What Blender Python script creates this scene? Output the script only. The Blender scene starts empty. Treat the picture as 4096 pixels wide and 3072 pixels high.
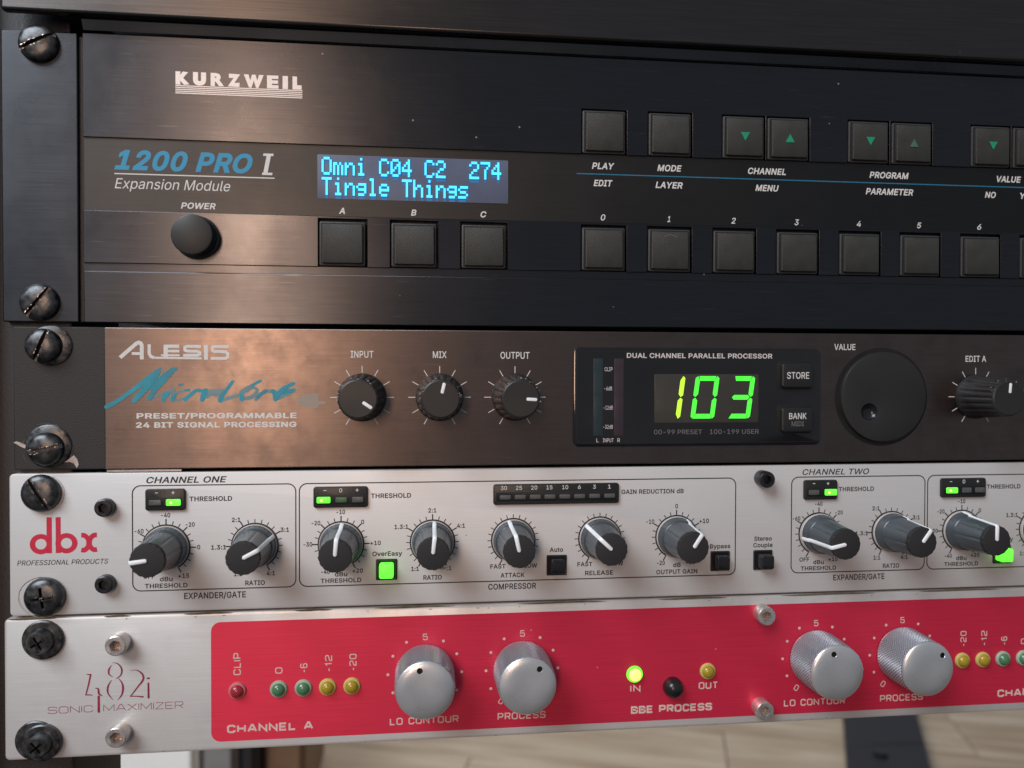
import bpy, bmesh, math, os, random, mathutils
import numpy as np
from mathutils import Matrix, Vector
random.seed(7)
sc = bpy.context.scene
COL = sc.collection
MM = 0.001
PI = math.pi

# ------------------------------------------------------------------ camera
cd = bpy.data.cameras.new("camera")
cam = bpy.data.objects.new("camera", cd)
COL.objects.link(cam)
sc.camera = cam
right = Vector((0.9937134, -0.1119263, 0.0025045))
down = Vector((0.0008566, -0.0147682, -0.9998906))
fwd = Vector((0.1119510, 0.9936068, -0.0145795))
cam.matrix_world = Matrix(((right.x, -down.x, -fwd.x, 0.124876), (right.y, -down.y, -fwd.y, -0.250993),
                           (right.z, -down.z, -fwd.z, 0.074700), (0, 0, 0, 1)))
cd.sensor_width = 36
cd.lens = 27.395
cd.clip_start = 0.01
cd.clip_end = 20
cd.dof.use_dof = True
cd.dof.focus_distance = 0.250
cd.dof.aperture_fstop = 10.5

# ------------------------------------------------------------------ world and lamps
w = bpy.data.worlds.new("World")
sc.world = w
w.use_nodes = True
w.node_tree.nodes["Background"].inputs[0].default_value = (0.80, 0.86, 1.0, 1)
w.node_tree.nodes["Background"].inputs[1].default_value = 0.24


def area(name, loc, target, sx, sy, power, color):
    l = bpy.data.lights.new(name, 'AREA')
    l.shape = 'RECTANGLE'
    l.size = sx
    l.size_y = sy
    l.energy = power
    l.color = color
    o = bpy.data.objects.new(name, l)
    COL.objects.link(o)
    o.location = loc
    d = Vector(target) - Vector(loc)
    o.rotation_euler = d.to_track_quat('-Z', 'Y').to_euler()
    return o


area("window_light", (-1.75, -1.75, 2.35), (0.15, 0, 0.05), 1.9, 1.9, 122.0, (0.86, 0.93, 1.0))
area("warm_lamp", (-0.25, -1.5, 0.30), (0.1, 0, 0.05), 0.16, 0.6, 6.2, (1.0, 0.64, 0.44))
area("room_light", (0.3, 1.7, 1.5), (0.3, 1.1, -0.6), 1.2, 1.2, 28.0, (1.0, 0.93, 0.86))  # unseen lamp added behind the rack to brighten the floor

sc.view_settings.view_transform = 'Standard'
sc.view_settings.look = 'None'
sc.view_settings.exposure = 0.0
sc.cycles.max_bounces = 6


# ------------------------------------------------------------------ materials
def nodes_of(name):
    m = bpy.data.materials.new(name)
    m.use_nodes = True
    nt = m.node_tree
    b = nt.nodes["Principled BSDF"]
    return m, nt, b


def mat(name, col, rough=0.5, metal=0.0, emit=None, estr=0.0, coat=0.0, trans=0.0, sss=0.0, ior=1.45,
        bump=0.0, bscale=900.0, var=0.0, vscale=150.0):
    m, nt, b = nodes_of(name)
    b.inputs["Base Color"].default_value = (*col, 1)
    b.inputs["Roughness"].default_value = rough
    b.inputs["Metallic"].default_value = metal
    b.inputs["IOR"].default_value = ior
    b.inputs["Coat Weight"].default_value = coat
    b.inputs["Coat Roughness"].default_value = 0.08
    b.inputs["Transmission Weight"].default_value = trans
    if sss:
        b.inputs["Subsurface Weight"].default_value = sss
        b.inputs["Subsurface Radius"].default_value = (0.001, 0.001, 0.001)
    if emit:
        b.inputs["Emission Color"].default_value = (*emit, 1)
        b.inputs["Emission Strength"].default_value = estr
    tc = nt.nodes.new("ShaderNodeTexCoord")
    if var:
        n = nt.nodes.new("ShaderNodeTexNoise")
        n.inputs["Scale"].default_value = vscale
        n.inputs["Detail"].default_value = 5
        nt.links.new(tc.outputs["Object"], n.inputs["Vector"])
        mr = nt.nodes.new("ShaderNodeMapRange")
        mr.inputs[1].default_value = 0.3
        mr.inputs[2].default_value = 0.7
        mr.inputs[3].default_value = 1 - var
        mr.inputs[4].default_value = 1 + var
        nt.links.new(n.outputs["Fac"], mr.inputs[0])
        mx = nt.nodes.new("ShaderNodeVectorMath")
        mx.operation = 'SCALE'
        mx.inputs[0].default_value = col
        nt.links.new(mr.outputs[0], mx.inputs["Scale"])
        nt.links.new(mx.outputs[0], b.inputs["Base Color"])
        mr2 = nt.nodes.new("ShaderNodeMapRange")
        mr2.inputs[1].default_value = 0.3
        mr2.inputs[2].default_value = 0.7
        mr2.inputs[3].default_value = max(0, rough - 0.12)
        mr2.inputs[4].default_value = min(1, rough + 0.12)
        nt.links.new(n.outputs["Fac"], mr2.inputs[0])
        nt.links.new(mr2.outputs[0], b.inputs["Roughness"])
    if bump:
        n2 = nt.nodes.new("ShaderNodeTexNoise")
        n2.inputs["Scale"].default_value = bscale
        nt.links.new(tc.outputs["Object"], n2.inputs["Vector"])
        bp = nt.nodes.new("ShaderNodeBump")
        bp.inputs["Strength"].default_value = bump
        bp.inputs["Distance"].default_value = 0.0002
        nt.links.new(n2.outputs["Fac"], bp.inputs["Height"])
        nt.links.new(bp.outputs[0], b.inputs["Normal"])
    return m


def brushed(name, col, rough, metal=1.0, aniso=0.7, streak=0.12, blotch=0.0, blotch_col=(0.1, 0.1, 0.1),
            specks=0.0, scratch=0.0, stain_scale=26.0, coat=0.0):
    """Metal brushed along X: stretched grain, wear blotches, dust specks and hairline scratches."""
    m, nt, b = nodes_of(name)
    N, L = nt.nodes.new, nt.links.new
    b.inputs["Metallic"].default_value = metal
    b.inputs["Anisotropic"].default_value = aniso
    b.inputs["Coat Weight"].default_value = coat
    b.inputs["Coat Roughness"].default_value = 0.42
    tg = N("ShaderNodeCombineXYZ")
    tg.inputs[2].default_value = 1
    L(tg.outputs[0], b.inputs["Tangent"])
    tc = N("ShaderNodeNewGeometry")
    mp = N("ShaderNodeMapping")
    mp.inputs["Scale"].default_value = (45, 45, 4200)
    L(tc.outputs["Position"], mp.inputs[0])
    g = N("ShaderNodeTexNoise")
    g.inputs["Scale"].default_value = 1
    g.inputs["Detail"].default_value = 3
    L(mp.outputs[0], g.inputs["Vector"])
    mr = N("ShaderNodeMapRange")
    mr.inputs[1].default_value = 0.3
    mr.inputs[2].default_value = 0.7
    mr.inputs[3].default_value = 1 - streak
    mr.inputs[4].default_value = 1 + streak
    L(g.outputs["Fac"], mr.inputs[0])
    sc_ = N("ShaderNodeVectorMath")
    sc_.operation = 'SCALE'
    L(mr.outputs[0], sc_.inputs["Scale"])
    sc_.inputs[0].default_value = col
    cur = sc_.outputs[0]
    n = N("ShaderNodeTexNoise")
    n.inputs["Scale"].default_value = stain_scale
    n.inputs["Detail"].default_value = 8
    n.inputs["Roughness"].default_value = 0.62
    L(tc.outputs["Position"], n.inputs["Vector"])
    if blotch:
        r = N("ShaderNodeMapRange")
        r.inputs[1].default_value = 0.46
        r.inputs[2].default_value = 0.66
        r.inputs[3].default_value = 0
        r.inputs[4].default_value = blotch
        L(n.outputs["Fac"], r.inputs[0])
        mx = N("ShaderNodeMix")
        mx.data_type = 'RGBA'
        L(r.outputs[0], mx.inputs["Factor"])
        L(cur, mx.inputs["A"])
        mx.inputs["B"].default_value = (*blotch_col, 1)
        cur = mx.outputs["Result"]
    rr = N("ShaderNodeMapRange")
    rr.inputs[1].default_value = 0.3
    rr.inputs[2].default_value = 0.7
    rr.inputs[3].default_value = rough - 0.05
    rr.inputs[4].default_value = rough + 0.06
    L(n.outputs["Fac"], rr.inputs[0])
    rcur = rr.outputs[0]
    if scratch:
        mp2 = N("ShaderNodeMapping")
        mp2.inputs["Scale"].default_value = (60, 60, 900)
        mp2.inputs["Rotation"].default_value = (0, 0.05, 0)
        L(tc.outputs["Position"], mp2.inputs[0])
        v = N("ShaderNodeTexNoise")
        v.inputs["Scale"].default_value = 1.3
        v.inputs["Detail"].default_value = 1
        L(mp2.outputs[0], v.inputs["Vector"])
        r2 = N("ShaderNodeMapRange")
        r2.inputs[1].default_value = 0.70
        r2.inputs[2].default_value = 0.76
        r2.inputs[3].default_value = 0
        r2.inputs[4].default_value = scratch
        L(v.outputs["Fac"], r2.inputs[0])
        mx2 = N("ShaderNodeMix")
        mx2.data_type = 'RGBA'
        L(r2.outputs[0], mx2.inputs["Factor"])
        L(cur, mx2.inputs["A"])
        mx2.inputs["B"].default_value = (0.35, 0.34, 0.34, 1)
        cur = mx2.outputs["Result"]
    if specks:
        vo = N("ShaderNodeTexVoronoi")
        vo.inputs["Scale"].default_value = 95
        L(tc.outputs["Position"], vo.inputs["Vector"])
        r3 = N("ShaderNodeMapRange")
        r3.inputs[1].default_value = 0.035
        r3.inputs[2].default_value = 0.02
        r3.inputs[3].default_value = 0
        r3.inputs[4].default_value = specks
        L(vo.outputs["Distance"], r3.inputs[0])
        mx3 = N("ShaderNodeMix")
        mx3.data_type = 'RGBA'
        L(r3.outputs[0], mx3.inputs["Factor"])
        L(cur, mx3.inputs["A"])
        mx3.inputs["B"].default_value = (0.6, 0.6, 0.6, 1)
        cur = mx3.outputs["Result"]
        inv = N("ShaderNodeMath")
        inv.operation = 'SUBTRACT'
        inv.inputs[0].default_value = metal
        L(r3.outputs[0], inv.inputs[1])
        L(inv.outputs[0], b.inputs["Metallic"])
    L(cur, b.inputs["Base Color"])
    L(rcur, b.inputs["Roughness"])
    bp = N("ShaderNodeBump")
    bp.inputs["Strength"].default_value = 0.25
    bp.inputs["Distance"].default_value = 0.00003
    L(g.outputs["Fac"], bp.inputs["Height"])
    L(bp.outputs[0], b.inputs["Normal"])
    return m


M = {}
M['anod'] = brushed('black_brushed_aluminium', (0.064, 0.066, 0.072), 0.28, specks=0.55, scratch=0.10, streak=0.12)
M['overlay'] = brushed('dark_overlay_film', (0.050, 0.051, 0.051), 0.42, aniso=0.3, specks=0.4, streak=0.08)
M['top_anod'] = brushed('black_top_panel_metal', (0.095, 0.088, 0.084), 0.30, specks=0.6, streak=0.15)
M['brown'] = brushed('worn_bronze_black_panel', (0.158, 0.126, 0.112), 0.33, aniso=0.6, streak=0.10, blotch=0.40,
                     blotch_col=(0.105, 0.085, 0.078), scratch=0.10, stain_scale=110)
M['silver'] = brushed('silver_painted_panel', (0.575, 0.565, 0.555), 0.48, metal=0.25, aniso=0.4, streak=0.035)
M['silver2'] = brushed('brushed_natural_aluminium', (0.61, 0.59, 0.57), 0.42, metal=0.4, aniso=0.6, streak=0.07,
                       blotch=0.35, blotch_col=(0.45, 0.42, 0.39), stain_scale=80)
M['red'] = brushed('metallic_red_print', (0.70, 0.022, 0.068), 0.42, metal=0.40, aniso=0.6, streak=0.10, specks=0.25, coat=0.4)
M['ear'] = mat('matt_black_powder_coat', (0.022, 0.022, 0.022), 0.55, bump=0.5, bscale=2500)
M['gap'] = mat('dark_gap_metal', (0.012, 0.012, 0.014), 0.6, var=0.2)
M['rail'] = mat('black_rack_rail_paint', (0.010, 0.010, 0.014), 0.5, bump=0.4, bscale=1200)
M['flange'] = brushed('grey_flange_metal', (0.15, 0.16, 0.17), 0.30, aniso=0.5, streak=0.05)
M['chassis'] = mat('zinc_chassis_metal', (0.42, 0.43, 0.45), 0.35, metal=0.9, var=0.15)
M['key'] = mat('grey_black_keycap_plastic', (0.030, 0.031, 0.028), 0.50, bump=0.6, bscale=3500, var=0.15, vscale=200)
M['keyrim'] = mat('grey_keycap_rim_plastic', (0.040, 0.041, 0.042), 0.38, bump=0.4, bscale=3000)
M['hole'] = mat('black_cutout', (0.004, 0.004, 0.005), 0.6, var=0.1)
M['white_ink'] = mat('white_ink', (0.66, 0.65, 0.62), 0.55, var=0.08, vscale=900)
M['silver_ink'] = mat('silver_ink', (0.74, 0.68, 0.64), 0.40, metal=0.25, var=0.10, vscale=1500)
M['grey_ink'] = mat('faded_grey_ink', (0.15, 0.14, 0.14), 0.6, var=0.1, vscale=900)
M['black_ink'] = mat('black_ink', (0.018, 0.017, 0.017), 0.5, var=0.1, vscale=900)
M['grey_black_ink'] = mat('thin_black_ink', (0.035, 0.032, 0.032), 0.5, var=0.1, vscale=900)
M['cyan_ink'] = mat('cyan_blue_ink', (0.018, 0.27, 0.46), 0.5, var=0.12, vscale=500)
M['blue_ink'] = mat('blue_line_ink', (0.02, 0.16, 0.27), 0.5, var=0.1, vscale=500)
M['teal_ink'] = mat('worn_teal_ink', (0.02, 0.26, 0.34), 0.5, var=0.28, vscale=120)
M['green_ink'] = mat('green_arrow_ink', (0.01, 0.26, 0.14), 0.5, var=0.1, vscale=900)
M['faded_green'] = mat('faded_green_arrow_ink', (0.06, 0.13, 0.09), 0.5, var=0.2, vscale=900)
M['faded_num'] = brushed('rubbed_numeral', (0.24, 0.225, 0.20), 0.45, metal=0.35, aniso=0.5)
M['faded_teal'] = brushed('rubbed_teal_ink', (0.10, 0.19, 0.23), 0.45, metal=0.5, aniso=0.5)
M['red_ink'] = mat('logo_red_ink', (0.56, 0.02, 0.055), 0.45, var=0.06, vscale=500)
M['dark_red_ink'] = mat('dark_red_ink', (0.26, 0.022, 0.05), 0.45, var=0.25, vscale=300)
M['pink_ink'] = mat('pale_pink_ink', (0.66, 0.48, 0.44), 0.5, var=0.08, vscale=700)
M['screw'] = mat('worn_black_oxide_steel', (0.080, 0.083, 0.086), 0.36, metal=0.85, var=0.6, vscale=420, bump=0.6, bscale=420)
M['bare'] = mat('bare_scratched_steel', (0.60, 0.52, 0.45), 0.28, metal=1.0, var=0.3, vscale=700, bump=0.9, bscale=900)
M['allen_black'] = mat('black_socket_steel', (0.05, 0.05, 0.055), 0.3, metal=0.8, var=0.2, vscale=400)
M['recess'] = mat('brown_tinted_recess_steel', (0.30, 0.22, 0.18), 0.4, metal=0.6, var=0.4, vscale=900)
M['allen'] = mat('stainless_socket_steel', (0.60, 0.56, 0.53), 0.30, metal=0.8, var=0.15, vscale=500)
M['knob_side'] = mat('slate_grey_knob_plastic', (0.048, 0.060, 0.070), 0.34, coat=0.2, var=0.05, vscale=60)
M['knob_cap'] = mat('matt_charcoal_knob_cap', (0.020, 0.020, 0.021), 0.65, bump=0.5, bscale=2500)
M['knob_ring'] = mat('pale_knob_bushing', (0.42, 0.38, 0.36), 0.5, var=0.1)
M['pointer'] = mat('white_pointer_paint', (0.84, 0.86, 0.88), 0.4, var=0.03)
M['black_knob'] = mat('black_rubber_knob', (0.022, 0.022, 0.023), 0.42, bump=0.4, bscale=1500, var=0.2, vscale=250)
M['wheel'] = mat('smooth_charcoal_wheel', (0.019, 0.019, 0.018), 0.42, var=0.05, vscale=60)
M['black_gloss'] = mat('smooth_black_plastic', (0.012, 0.012, 0.014), 0.22, var=0.1)
M['black_plastic'] = mat('black_bezel_plastic', (0.014, 0.015, 0.015), 0.38, bump=0.2, bscale=1500)
M['glass'] = mat('smoked_display_glass', (0.010, 0.010, 0.011), 0.12, coat=0.3, var=0.2, vscale=40)
M['window'] = mat('smoked_led_window', (0.045, 0.042, 0.034), 0.30, var=0.12, vscale=60)
M['bar_l'] = mat('unlit_meter_bar_green', (0.022, 0.036, 0.040), 0.3, var=0.1)
M['bar_r'] = mat('unlit_meter_bar_violet', (0.040, 0.028, 0.034), 0.3, var=0.1)
M['vfd'] = mat('grey_vfd_backing', (0.105, 0.125, 0.185), 0.45, var=0.1, vscale=60)
M['cyan_glow'] = mat('lit_cyan_pixels', (0.05, 0.3, 0.4), 0.5, emit=(0.05, 0.62, 0.95), estr=1.6)
M['ghost'] = mat('dim_blue_pixels', (0.02, 0.06, 0.15), 0.5, emit=(0.01, 0.13, 0.32), estr=0.75)  # painted halo and ghost reflection of the lit characters, not pixels
M['green_glow'] = mat('lit_green_segment', (0.05, 0.4, 0.05), 0.5, emit=(0.06, 0.92, 0.035), estr=1.15)
M['lime_glow'] = mat('lit_lime_segment', (0.3, 0.4, 0.05), 0.5, emit=(0.42, 0.90, 0.02), estr=1.15)
M['led_on'] = mat('lit_green_lens', (0.1, 0.7, 0.05), 0.3, emit=(0.12, 1.0, 0.04), estr=1.25)
M['led_hot'] = mat('lit_green_core', (0.6, 0.9, 0.1), 0.3, emit=(0.75, 1.0, 0.15), estr=1.6)
M['led_off'] = mat('unlit_grey_lens', (0.085, 0.088, 0.085), 0.4, var=0.2, vscale=300)
M['led_dim'] = mat('unlit_green_lens', (0.06, 0.12, 0.05), 0.4, var=0.2, vscale=300)
M['lens_green'] = mat('frosted_green_led', (0.10, 0.28, 0.14), 0.22, sss=0.3, trans=0.35, coat=0.5)
M['lens_yellow'] = mat('frosted_yellow_led', (0.50, 0.38, 0.03), 0.22, sss=0.3, trans=0.35, coat=0.5)
M['lens_red'] = mat('frosted_red_led', (0.45, 0.03, 0.05), 0.22, sss=0.3, trans=0.35, coat=0.5)
M['rim_green'] = mat('pale_green_led_rim', (0.30, 0.42, 0.32), 0.35, sss=0.2)
M['rim_yellow'] = mat('pale_yellow_led_rim', (0.50, 0.45, 0.14), 0.35, sss=0.2)
M['rim_red'] = mat('pale_red_led_rim', (0.50, 0.16, 0.18), 0.35, sss=0.2)
M['satin'] = mat('satin_aluminium', (0.60, 0.62, 0.63), 0.34, metal=0.7, bump=0.15, bscale=2500, var=0.04, vscale=60)
M['knurl'] = mat('knurled_aluminium', (0.50, 0.51, 0.55), 0.30, metal=0.75)
M['chip'] = mat('bare_metal_chip', (0.46, 0.43, 0.41), 0.4, metal=0.5, var=0.2, vscale=900)
M['dirt'] = mat('brown_grime', (0.12, 0.095, 0.065), 0.8, var=0.35, vscale=400)
M['dirt_grey'] = mat('grey_wear_mark', (0.30, 0.28, 0.27), 0.6, var=0.25, vscale=500)  # grey of the wear marks, also of glints painted on knob rims
M['white_box'] = mat('white_laminate', (0.86, 0.87, 0.85), 0.6, var=0.02)
M['grey_box'] = mat('grey_fabric', (0.21, 0.20, 0.20), 0.9, var=0.15, vscale=40)
M['brown_box'] = mat('brown_leather', (0.16, 0.09, 0.05), 0.6, var=0.3, vscale=14)


def wood_mat():
    m, nt, b = nodes_of('pale_oak_laminate')
    N, L = nt.nodes.new, nt.links.new
    tc = N("ShaderNodeTexCoord")
    oi = N("ShaderNodeObjectInfo")
    mp = N("ShaderNodeMapping")
    mp.inputs["Scale"].default_value = (3.0, 34, 34)
    L(tc.outputs["Object"], mp.inputs[0])
    n = N("ShaderNodeTexNoise")
    n.noise_dimensions = '4D'
    n.inputs["Scale"].default_value = 1.1
    n.inputs["Detail"].default_value = 6
    n.inputs["Distortion"].default_value = 0.6
    L(mp.outputs[0], n.inputs["Vector"])
    ml = N("ShaderNodeMath")
    ml.operation = 'MULTIPLY'
    ml.inputs[1].default_value = 20
    L(oi.outputs["Random"], ml.inputs[0])
    L(ml.outputs[0], n.inputs["W"])
    cr = N("ShaderNodeValToRGB")
    e = cr.color_ramp.elements
    e[0].position, e[0].color = 0.30, (0.23, 0.165, 0.105, 1)
    e[1].position, e[1].color = 0.68, (0.42, 0.36, 0.275, 1)
    L(n.outputs["Fac"], cr.inputs[0])
    L(cr.outputs[0], b.inputs["Base Color"])
    b.inputs["Roughness"].default_value = 0.42
    return m


M['wood'] = wood_mat()


# ------------------------------------------------------------------ mesh helpers (mm; x right, z up, h out of the panel)
class MB:
    def __init__(s):
        s.v, s.f = [], []

    def add(s, vs, fs):
        n = len(s.v)
        s.v += [(x, -h, z) for x, h, z in vs]
        s.f += [tuple(i + n for i in f) for f in fs]
        return s

    def box(s, x0, x1, z0, z1, h0, h1):
        vs = [(x, h, z) for h in (h0, h1) for x, z in ((x0, z0), (x1, z0), (x1, z1), (x0, z1))]
        return s.add(vs, [(0, 3, 2, 1), (4, 5, 6, 7), (0, 1, 5, 4), (1, 2, 6, 5), (2, 3, 7, 6), (3, 0, 4, 7)])

    def loops(s, loops, cap0=False, cap1=True):
        n = len(loops[0])
        vs = [p for l in loops for p in l]
        fs = []
        for k in range(len(loops) - 1):
            for i in range(n):
                j = (i + 1) % n
                fs.append((k * n + i, k * n + j, (k + 1) * n + j, (k + 1) * n + i))
        if cap0:
            fs.append(tuple(reversed(range(n))))
        if cap1:
            fs.append(tuple(range((len(loops) - 1) * n, len(loops) * n)))
        return s.add(vs, fs)

    def lathe(s, cx, cz, prof, seg=48):
        """prof: (r, h) from the back to the front; r == 0 at the end closes with a fan"""
        ls = []
        for r, h in prof:
            r = max(r, 0.0005)
            ls.append([(cx + r * math.cos(2 * PI * i / seg), h, cz + r * math.sin(2 * PI * i / seg)) for i in range(seg)])
        return s.loops(ls)

    def rr(s, cx, cz, w, d, r, h0, h1, b=0.2, seg=5, cap0=False):
        """rounded rectangle block with a chamfered front edge"""
        def loop(k, h):
            rr_ = max(r - k, 0.01)
            out = []
            for q, (sx, sz) in enumerate(((1, 1), (-1, 1), (-1, -1), (1, -1))):
                ox, oz = cx + sx * (w / 2 - r), cz + sz * (d / 2 - r)
                for i in range(seg + 1):
                    a = (q + i / seg) * PI / 2
                    out.append((ox + rr_ * math.cos(a), h, oz + rr_ * math.sin(a)))
            return out
        return s.loops([loop(0, h0), loop(0, h1 - b), loop(b * 0.35, h1 - b * 0.3), loop(b, h1)], cap0=cap0)

    def ribbon(s, pts, w, h, closed=False, th=0.0):
        """flat line of width w (number or list) through pts on height h, mitred"""
        n = len(pts)
        ws = w if isinstance(w, (list, tuple)) else [w] * n
        L_, R_ = [], []
        for i in range(n):
            a = pts[(i - 1) % n] if (closed or i > 0) else pts[i]
            c = pts[(i + 1) % n] if (closed or i < n - 1) else pts[i]
            p = pts[i]
            d1 = Vector((p[0] - a[0], p[1] - a[1]))
            d2 = Vector((c[0] - p[0], c[1] - p[1]))
            if d1.length < 1e-9:
                d1 = d2.copy()
            if d2.length < 1e-9:
                d2 = d1.copy()
            d1.normalize()
            d2.normalize()
            t = d1 + d2
            if t.length < 1e-6:
                t = d1.copy()
            t.normalize()
            nrm = Vector((-t.y, t.x))
            k = 1 / max(0.45, abs(nrm.dot(Vector((-d1.y, d1.x)))))
            o = nrm * ws[i] / 2 * k
            L_.append((p[0] + o.x, h, p[1] + o.y))
            R_.append((p[0] - o.x, h, p[1] - o.y))
        m = n if closed else n - 1
        if not th:
            return s.add(L_ + R_, [(i, (i + 1) % n, n + (i + 1) % n, n + i) for i in range(m)])
        up = [(x, hh + th, z) for x, hh, z in L_ + R_]
        fs = []
        for i in range(m):
            j = (i + 1) % n
            fs += [(2 * n + i, 2 * n + j, 3 * n + j, 3 * n + i), (i, j, 2 * n + j, 2 * n + i), (n + j, n + i, 3 * n + i, 3 * n + j)]
        return s.add(L_ + R_ + up, fs)

    def brush(s, pts, ws, h):
        """round-ended stroke of changing width: short quads and discs on staggered levels"""
        for i in range(len(pts)):
            k = h + .0025 * (i % 9)
            s.disc(pts[i][0], pts[i][1], ws[i] / 2, k, 12)
            if i + 1 < len(pts):
                a, b = Vector(pts[i]), Vector(pts[i + 1])
                if (b - a).length < 1e-4:
                    continue
                t = (b - a).normalized()
                n = Vector((-t.y, t.x))
                w0, w1 = ws[i] / 2, ws[i + 1] / 2
                k += .0012
                s.add([(a.x + n.x * w0, k, a.y + n.y * w0), (b.x + n.x * w1, k, b.y + n.y * w1),
                       (b.x - n.x * w1, k, b.y - n.y * w1), (a.x - n.x * w0, k, a.y - n.y * w0)], [(0, 1, 2, 3)])
        return s

    def disc(s, cx, cz, r, h, seg=20):
        return s.add([(cx + r * math.cos(2 * PI * i / seg), h, cz + r * math.sin(2 * PI * i / seg)) for i in range(seg)],
                     [tuple(range(seg))])

    def poly(s, pts, h):
        return s.add([(x, h, z) for x, z in pts], [tuple(range(len(pts)))])


WL = {}                                                            # world location (mm) of everything built


def put(name, mb, m, parent=None, loc=(0, 0, 0), smooth=35, bevel=0.0, fix=True):
    """links the mesh as one object whose origin is loc = (x, h, z) in mm"""
    me = bpy.data.meshes.new(name)
    lx, lh, lz = loc
    if isinstance(mb, MB):
        me.from_pydata([((x - lx) * MM, (y + lh) * MM, (z - lz) * MM) for x, y, z in mb.v], [], mb.f)
    else:
        me = mb
    if fix and isinstance(mb, MB):
        bm = bmesh.new()
        bm.from_mesh(me)
        bmesh.ops.recalc_face_normals(bm, faces=bm.faces)
        bm.to_mesh(me)
        bm.free()
    if not me.materials:
        me.materials.append(M[m])
    if smooth:
        me.shade_smooth()
        me.set_sharp_from_angle(angle=math.radians(smooth))
    o = bpy.data.objects.new(name, me)
    COL.objects.link(o)
    W = Vector((lx * MM, -lh * MM, lz * MM))
    WL[o.name] = W
    if parent:
        o.parent = parent
        o.location = W - WL[parent.name]
    else:
        o.location = W
    if bevel:
        bv = o.modifiers.new("bevel", 'BEVEL')
        bv.width = bevel * MM
        bv.segments = 2
        bv.limit_method = 'ANGLE'
        bv.angle_limit = math.radians(50)
    return o


def thing(name, loc, label, cat, group=None, kind=None):
    o = bpy.data.objects.new(name, None)
    o.empty_display_size = 0.005
    COL.objects.link(o)
    o.location = (loc[0] * MM, -loc[1] * MM, loc[2] * MM)
    WL[o.name] = Vector(o.location)
    tag(o, label, cat, group, kind)
    return o


def tag(o, label=None, cat=None, group=None, kind=None):
    if label:
        o['label'] = label
    if cat:
        o['category'] = cat
    if group:
        o['group'] = group
    if kind:
        o['kind'] = kind
    return o


def dup(o, loc, parent):
    """copy of a part and its sub-parts, sharing meshes"""
    c = o.copy()
    COL.objects.link(c)
    W = Vector((loc[0] * MM, -loc[1] * MM, loc[2] * MM))
    WL[c.name] = W
    c.parent = parent
    c.location = W - WL[parent.name]
    for ch in list(o.children):
        d = ch.copy()
        COL.objects.link(d)
        d.parent = c
        WL[d.name] = W
    return c


# ------------------------------------------------------------------ lettering
_cap = {}
_fp = os.path.join(bpy.utils.system_resource('DATAFILES', path='fonts') or '', 'Inter.woff2')
try:
    INTER = bpy.data.fonts.load(_fp)
except Exception:
    INTER = None


def _loops(body, shear, space, plain):
    """outline loops of a line of text, each a list of (x, y)"""
    c = bpy.data.curves.new('t', 'FONT')
    c.body = body
    if INTER and not plain:
        c.font = INTER
    c.shear = shear
    c.space_character = space
    c.resolution_u = 4
    o = bpy.data.objects.new('t', c)
    k = o.to_curve(bpy.context.evaluated_depsgraph_get())
    out = []
    for sp in k.splines:
        bp = sp.bezier_points
        pts = []
        for i in range(len(bp)):
            a, b = bp[i], bp[(i + 1) % len(bp)]
            straight = a.handle_right_type == 'VECTOR' and b.handle_left_type == 'VECTOR'
            for t in ((0,) if straight else (0, .25, .5, .75)):
                p = a.co * (1 - t) ** 3 + a.handle_right * 3 * t * (1 - t) ** 2 + b.handle_left * 3 * t * t * (1 - t) + b.co * t ** 3
                if not pts or math.dist(pts[-1], (p.x, p.y)) > 1e-4:
                    pts.append((p.x, p.y))
        if len(pts) > 2 and math.dist(pts[0], pts[-1]) < 1e-4:
            pts.pop()
        if len(pts) > 2:
            out.append(pts)
    o.to_curve_clear()
    bpy.data.objects.remove(o)
    bpy.data.curves.remove(c)
    return out


def _outline(body, bold, shear, space, plain):
    L = _loops(body, shear, space, plain)
    tot = sum(sum(p[k - 1][0] * p[k][1] - p[k][0] * p[k - 1][1] for k in range(len(p))) for p in L)
    sg = 1 if tot > 0 else -1
    res = []
    for p in L:
        n = len(p)
        q = []
        for k in range(n):
            a, b, c = Vector(p[k - 1]), Vector(p[k]), Vector(p[(k + 1) % n])
            d1, d2 = (b - a).normalized(), (c - b).normalized()
            t = (d1 + d2)
            if t.length < 1e-6:
                t = d1
            t.normalize()
            nr = Vector((t.y, -t.x)) * sg
            kk = 1 / max(0.6, abs(nr.dot(Vector((d1.y, -d1.x)))))
            q.append((b.x + nr.x * bold * kk, b.y + nr.y * bold * kk))
        res.append(q)
    return res


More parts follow.
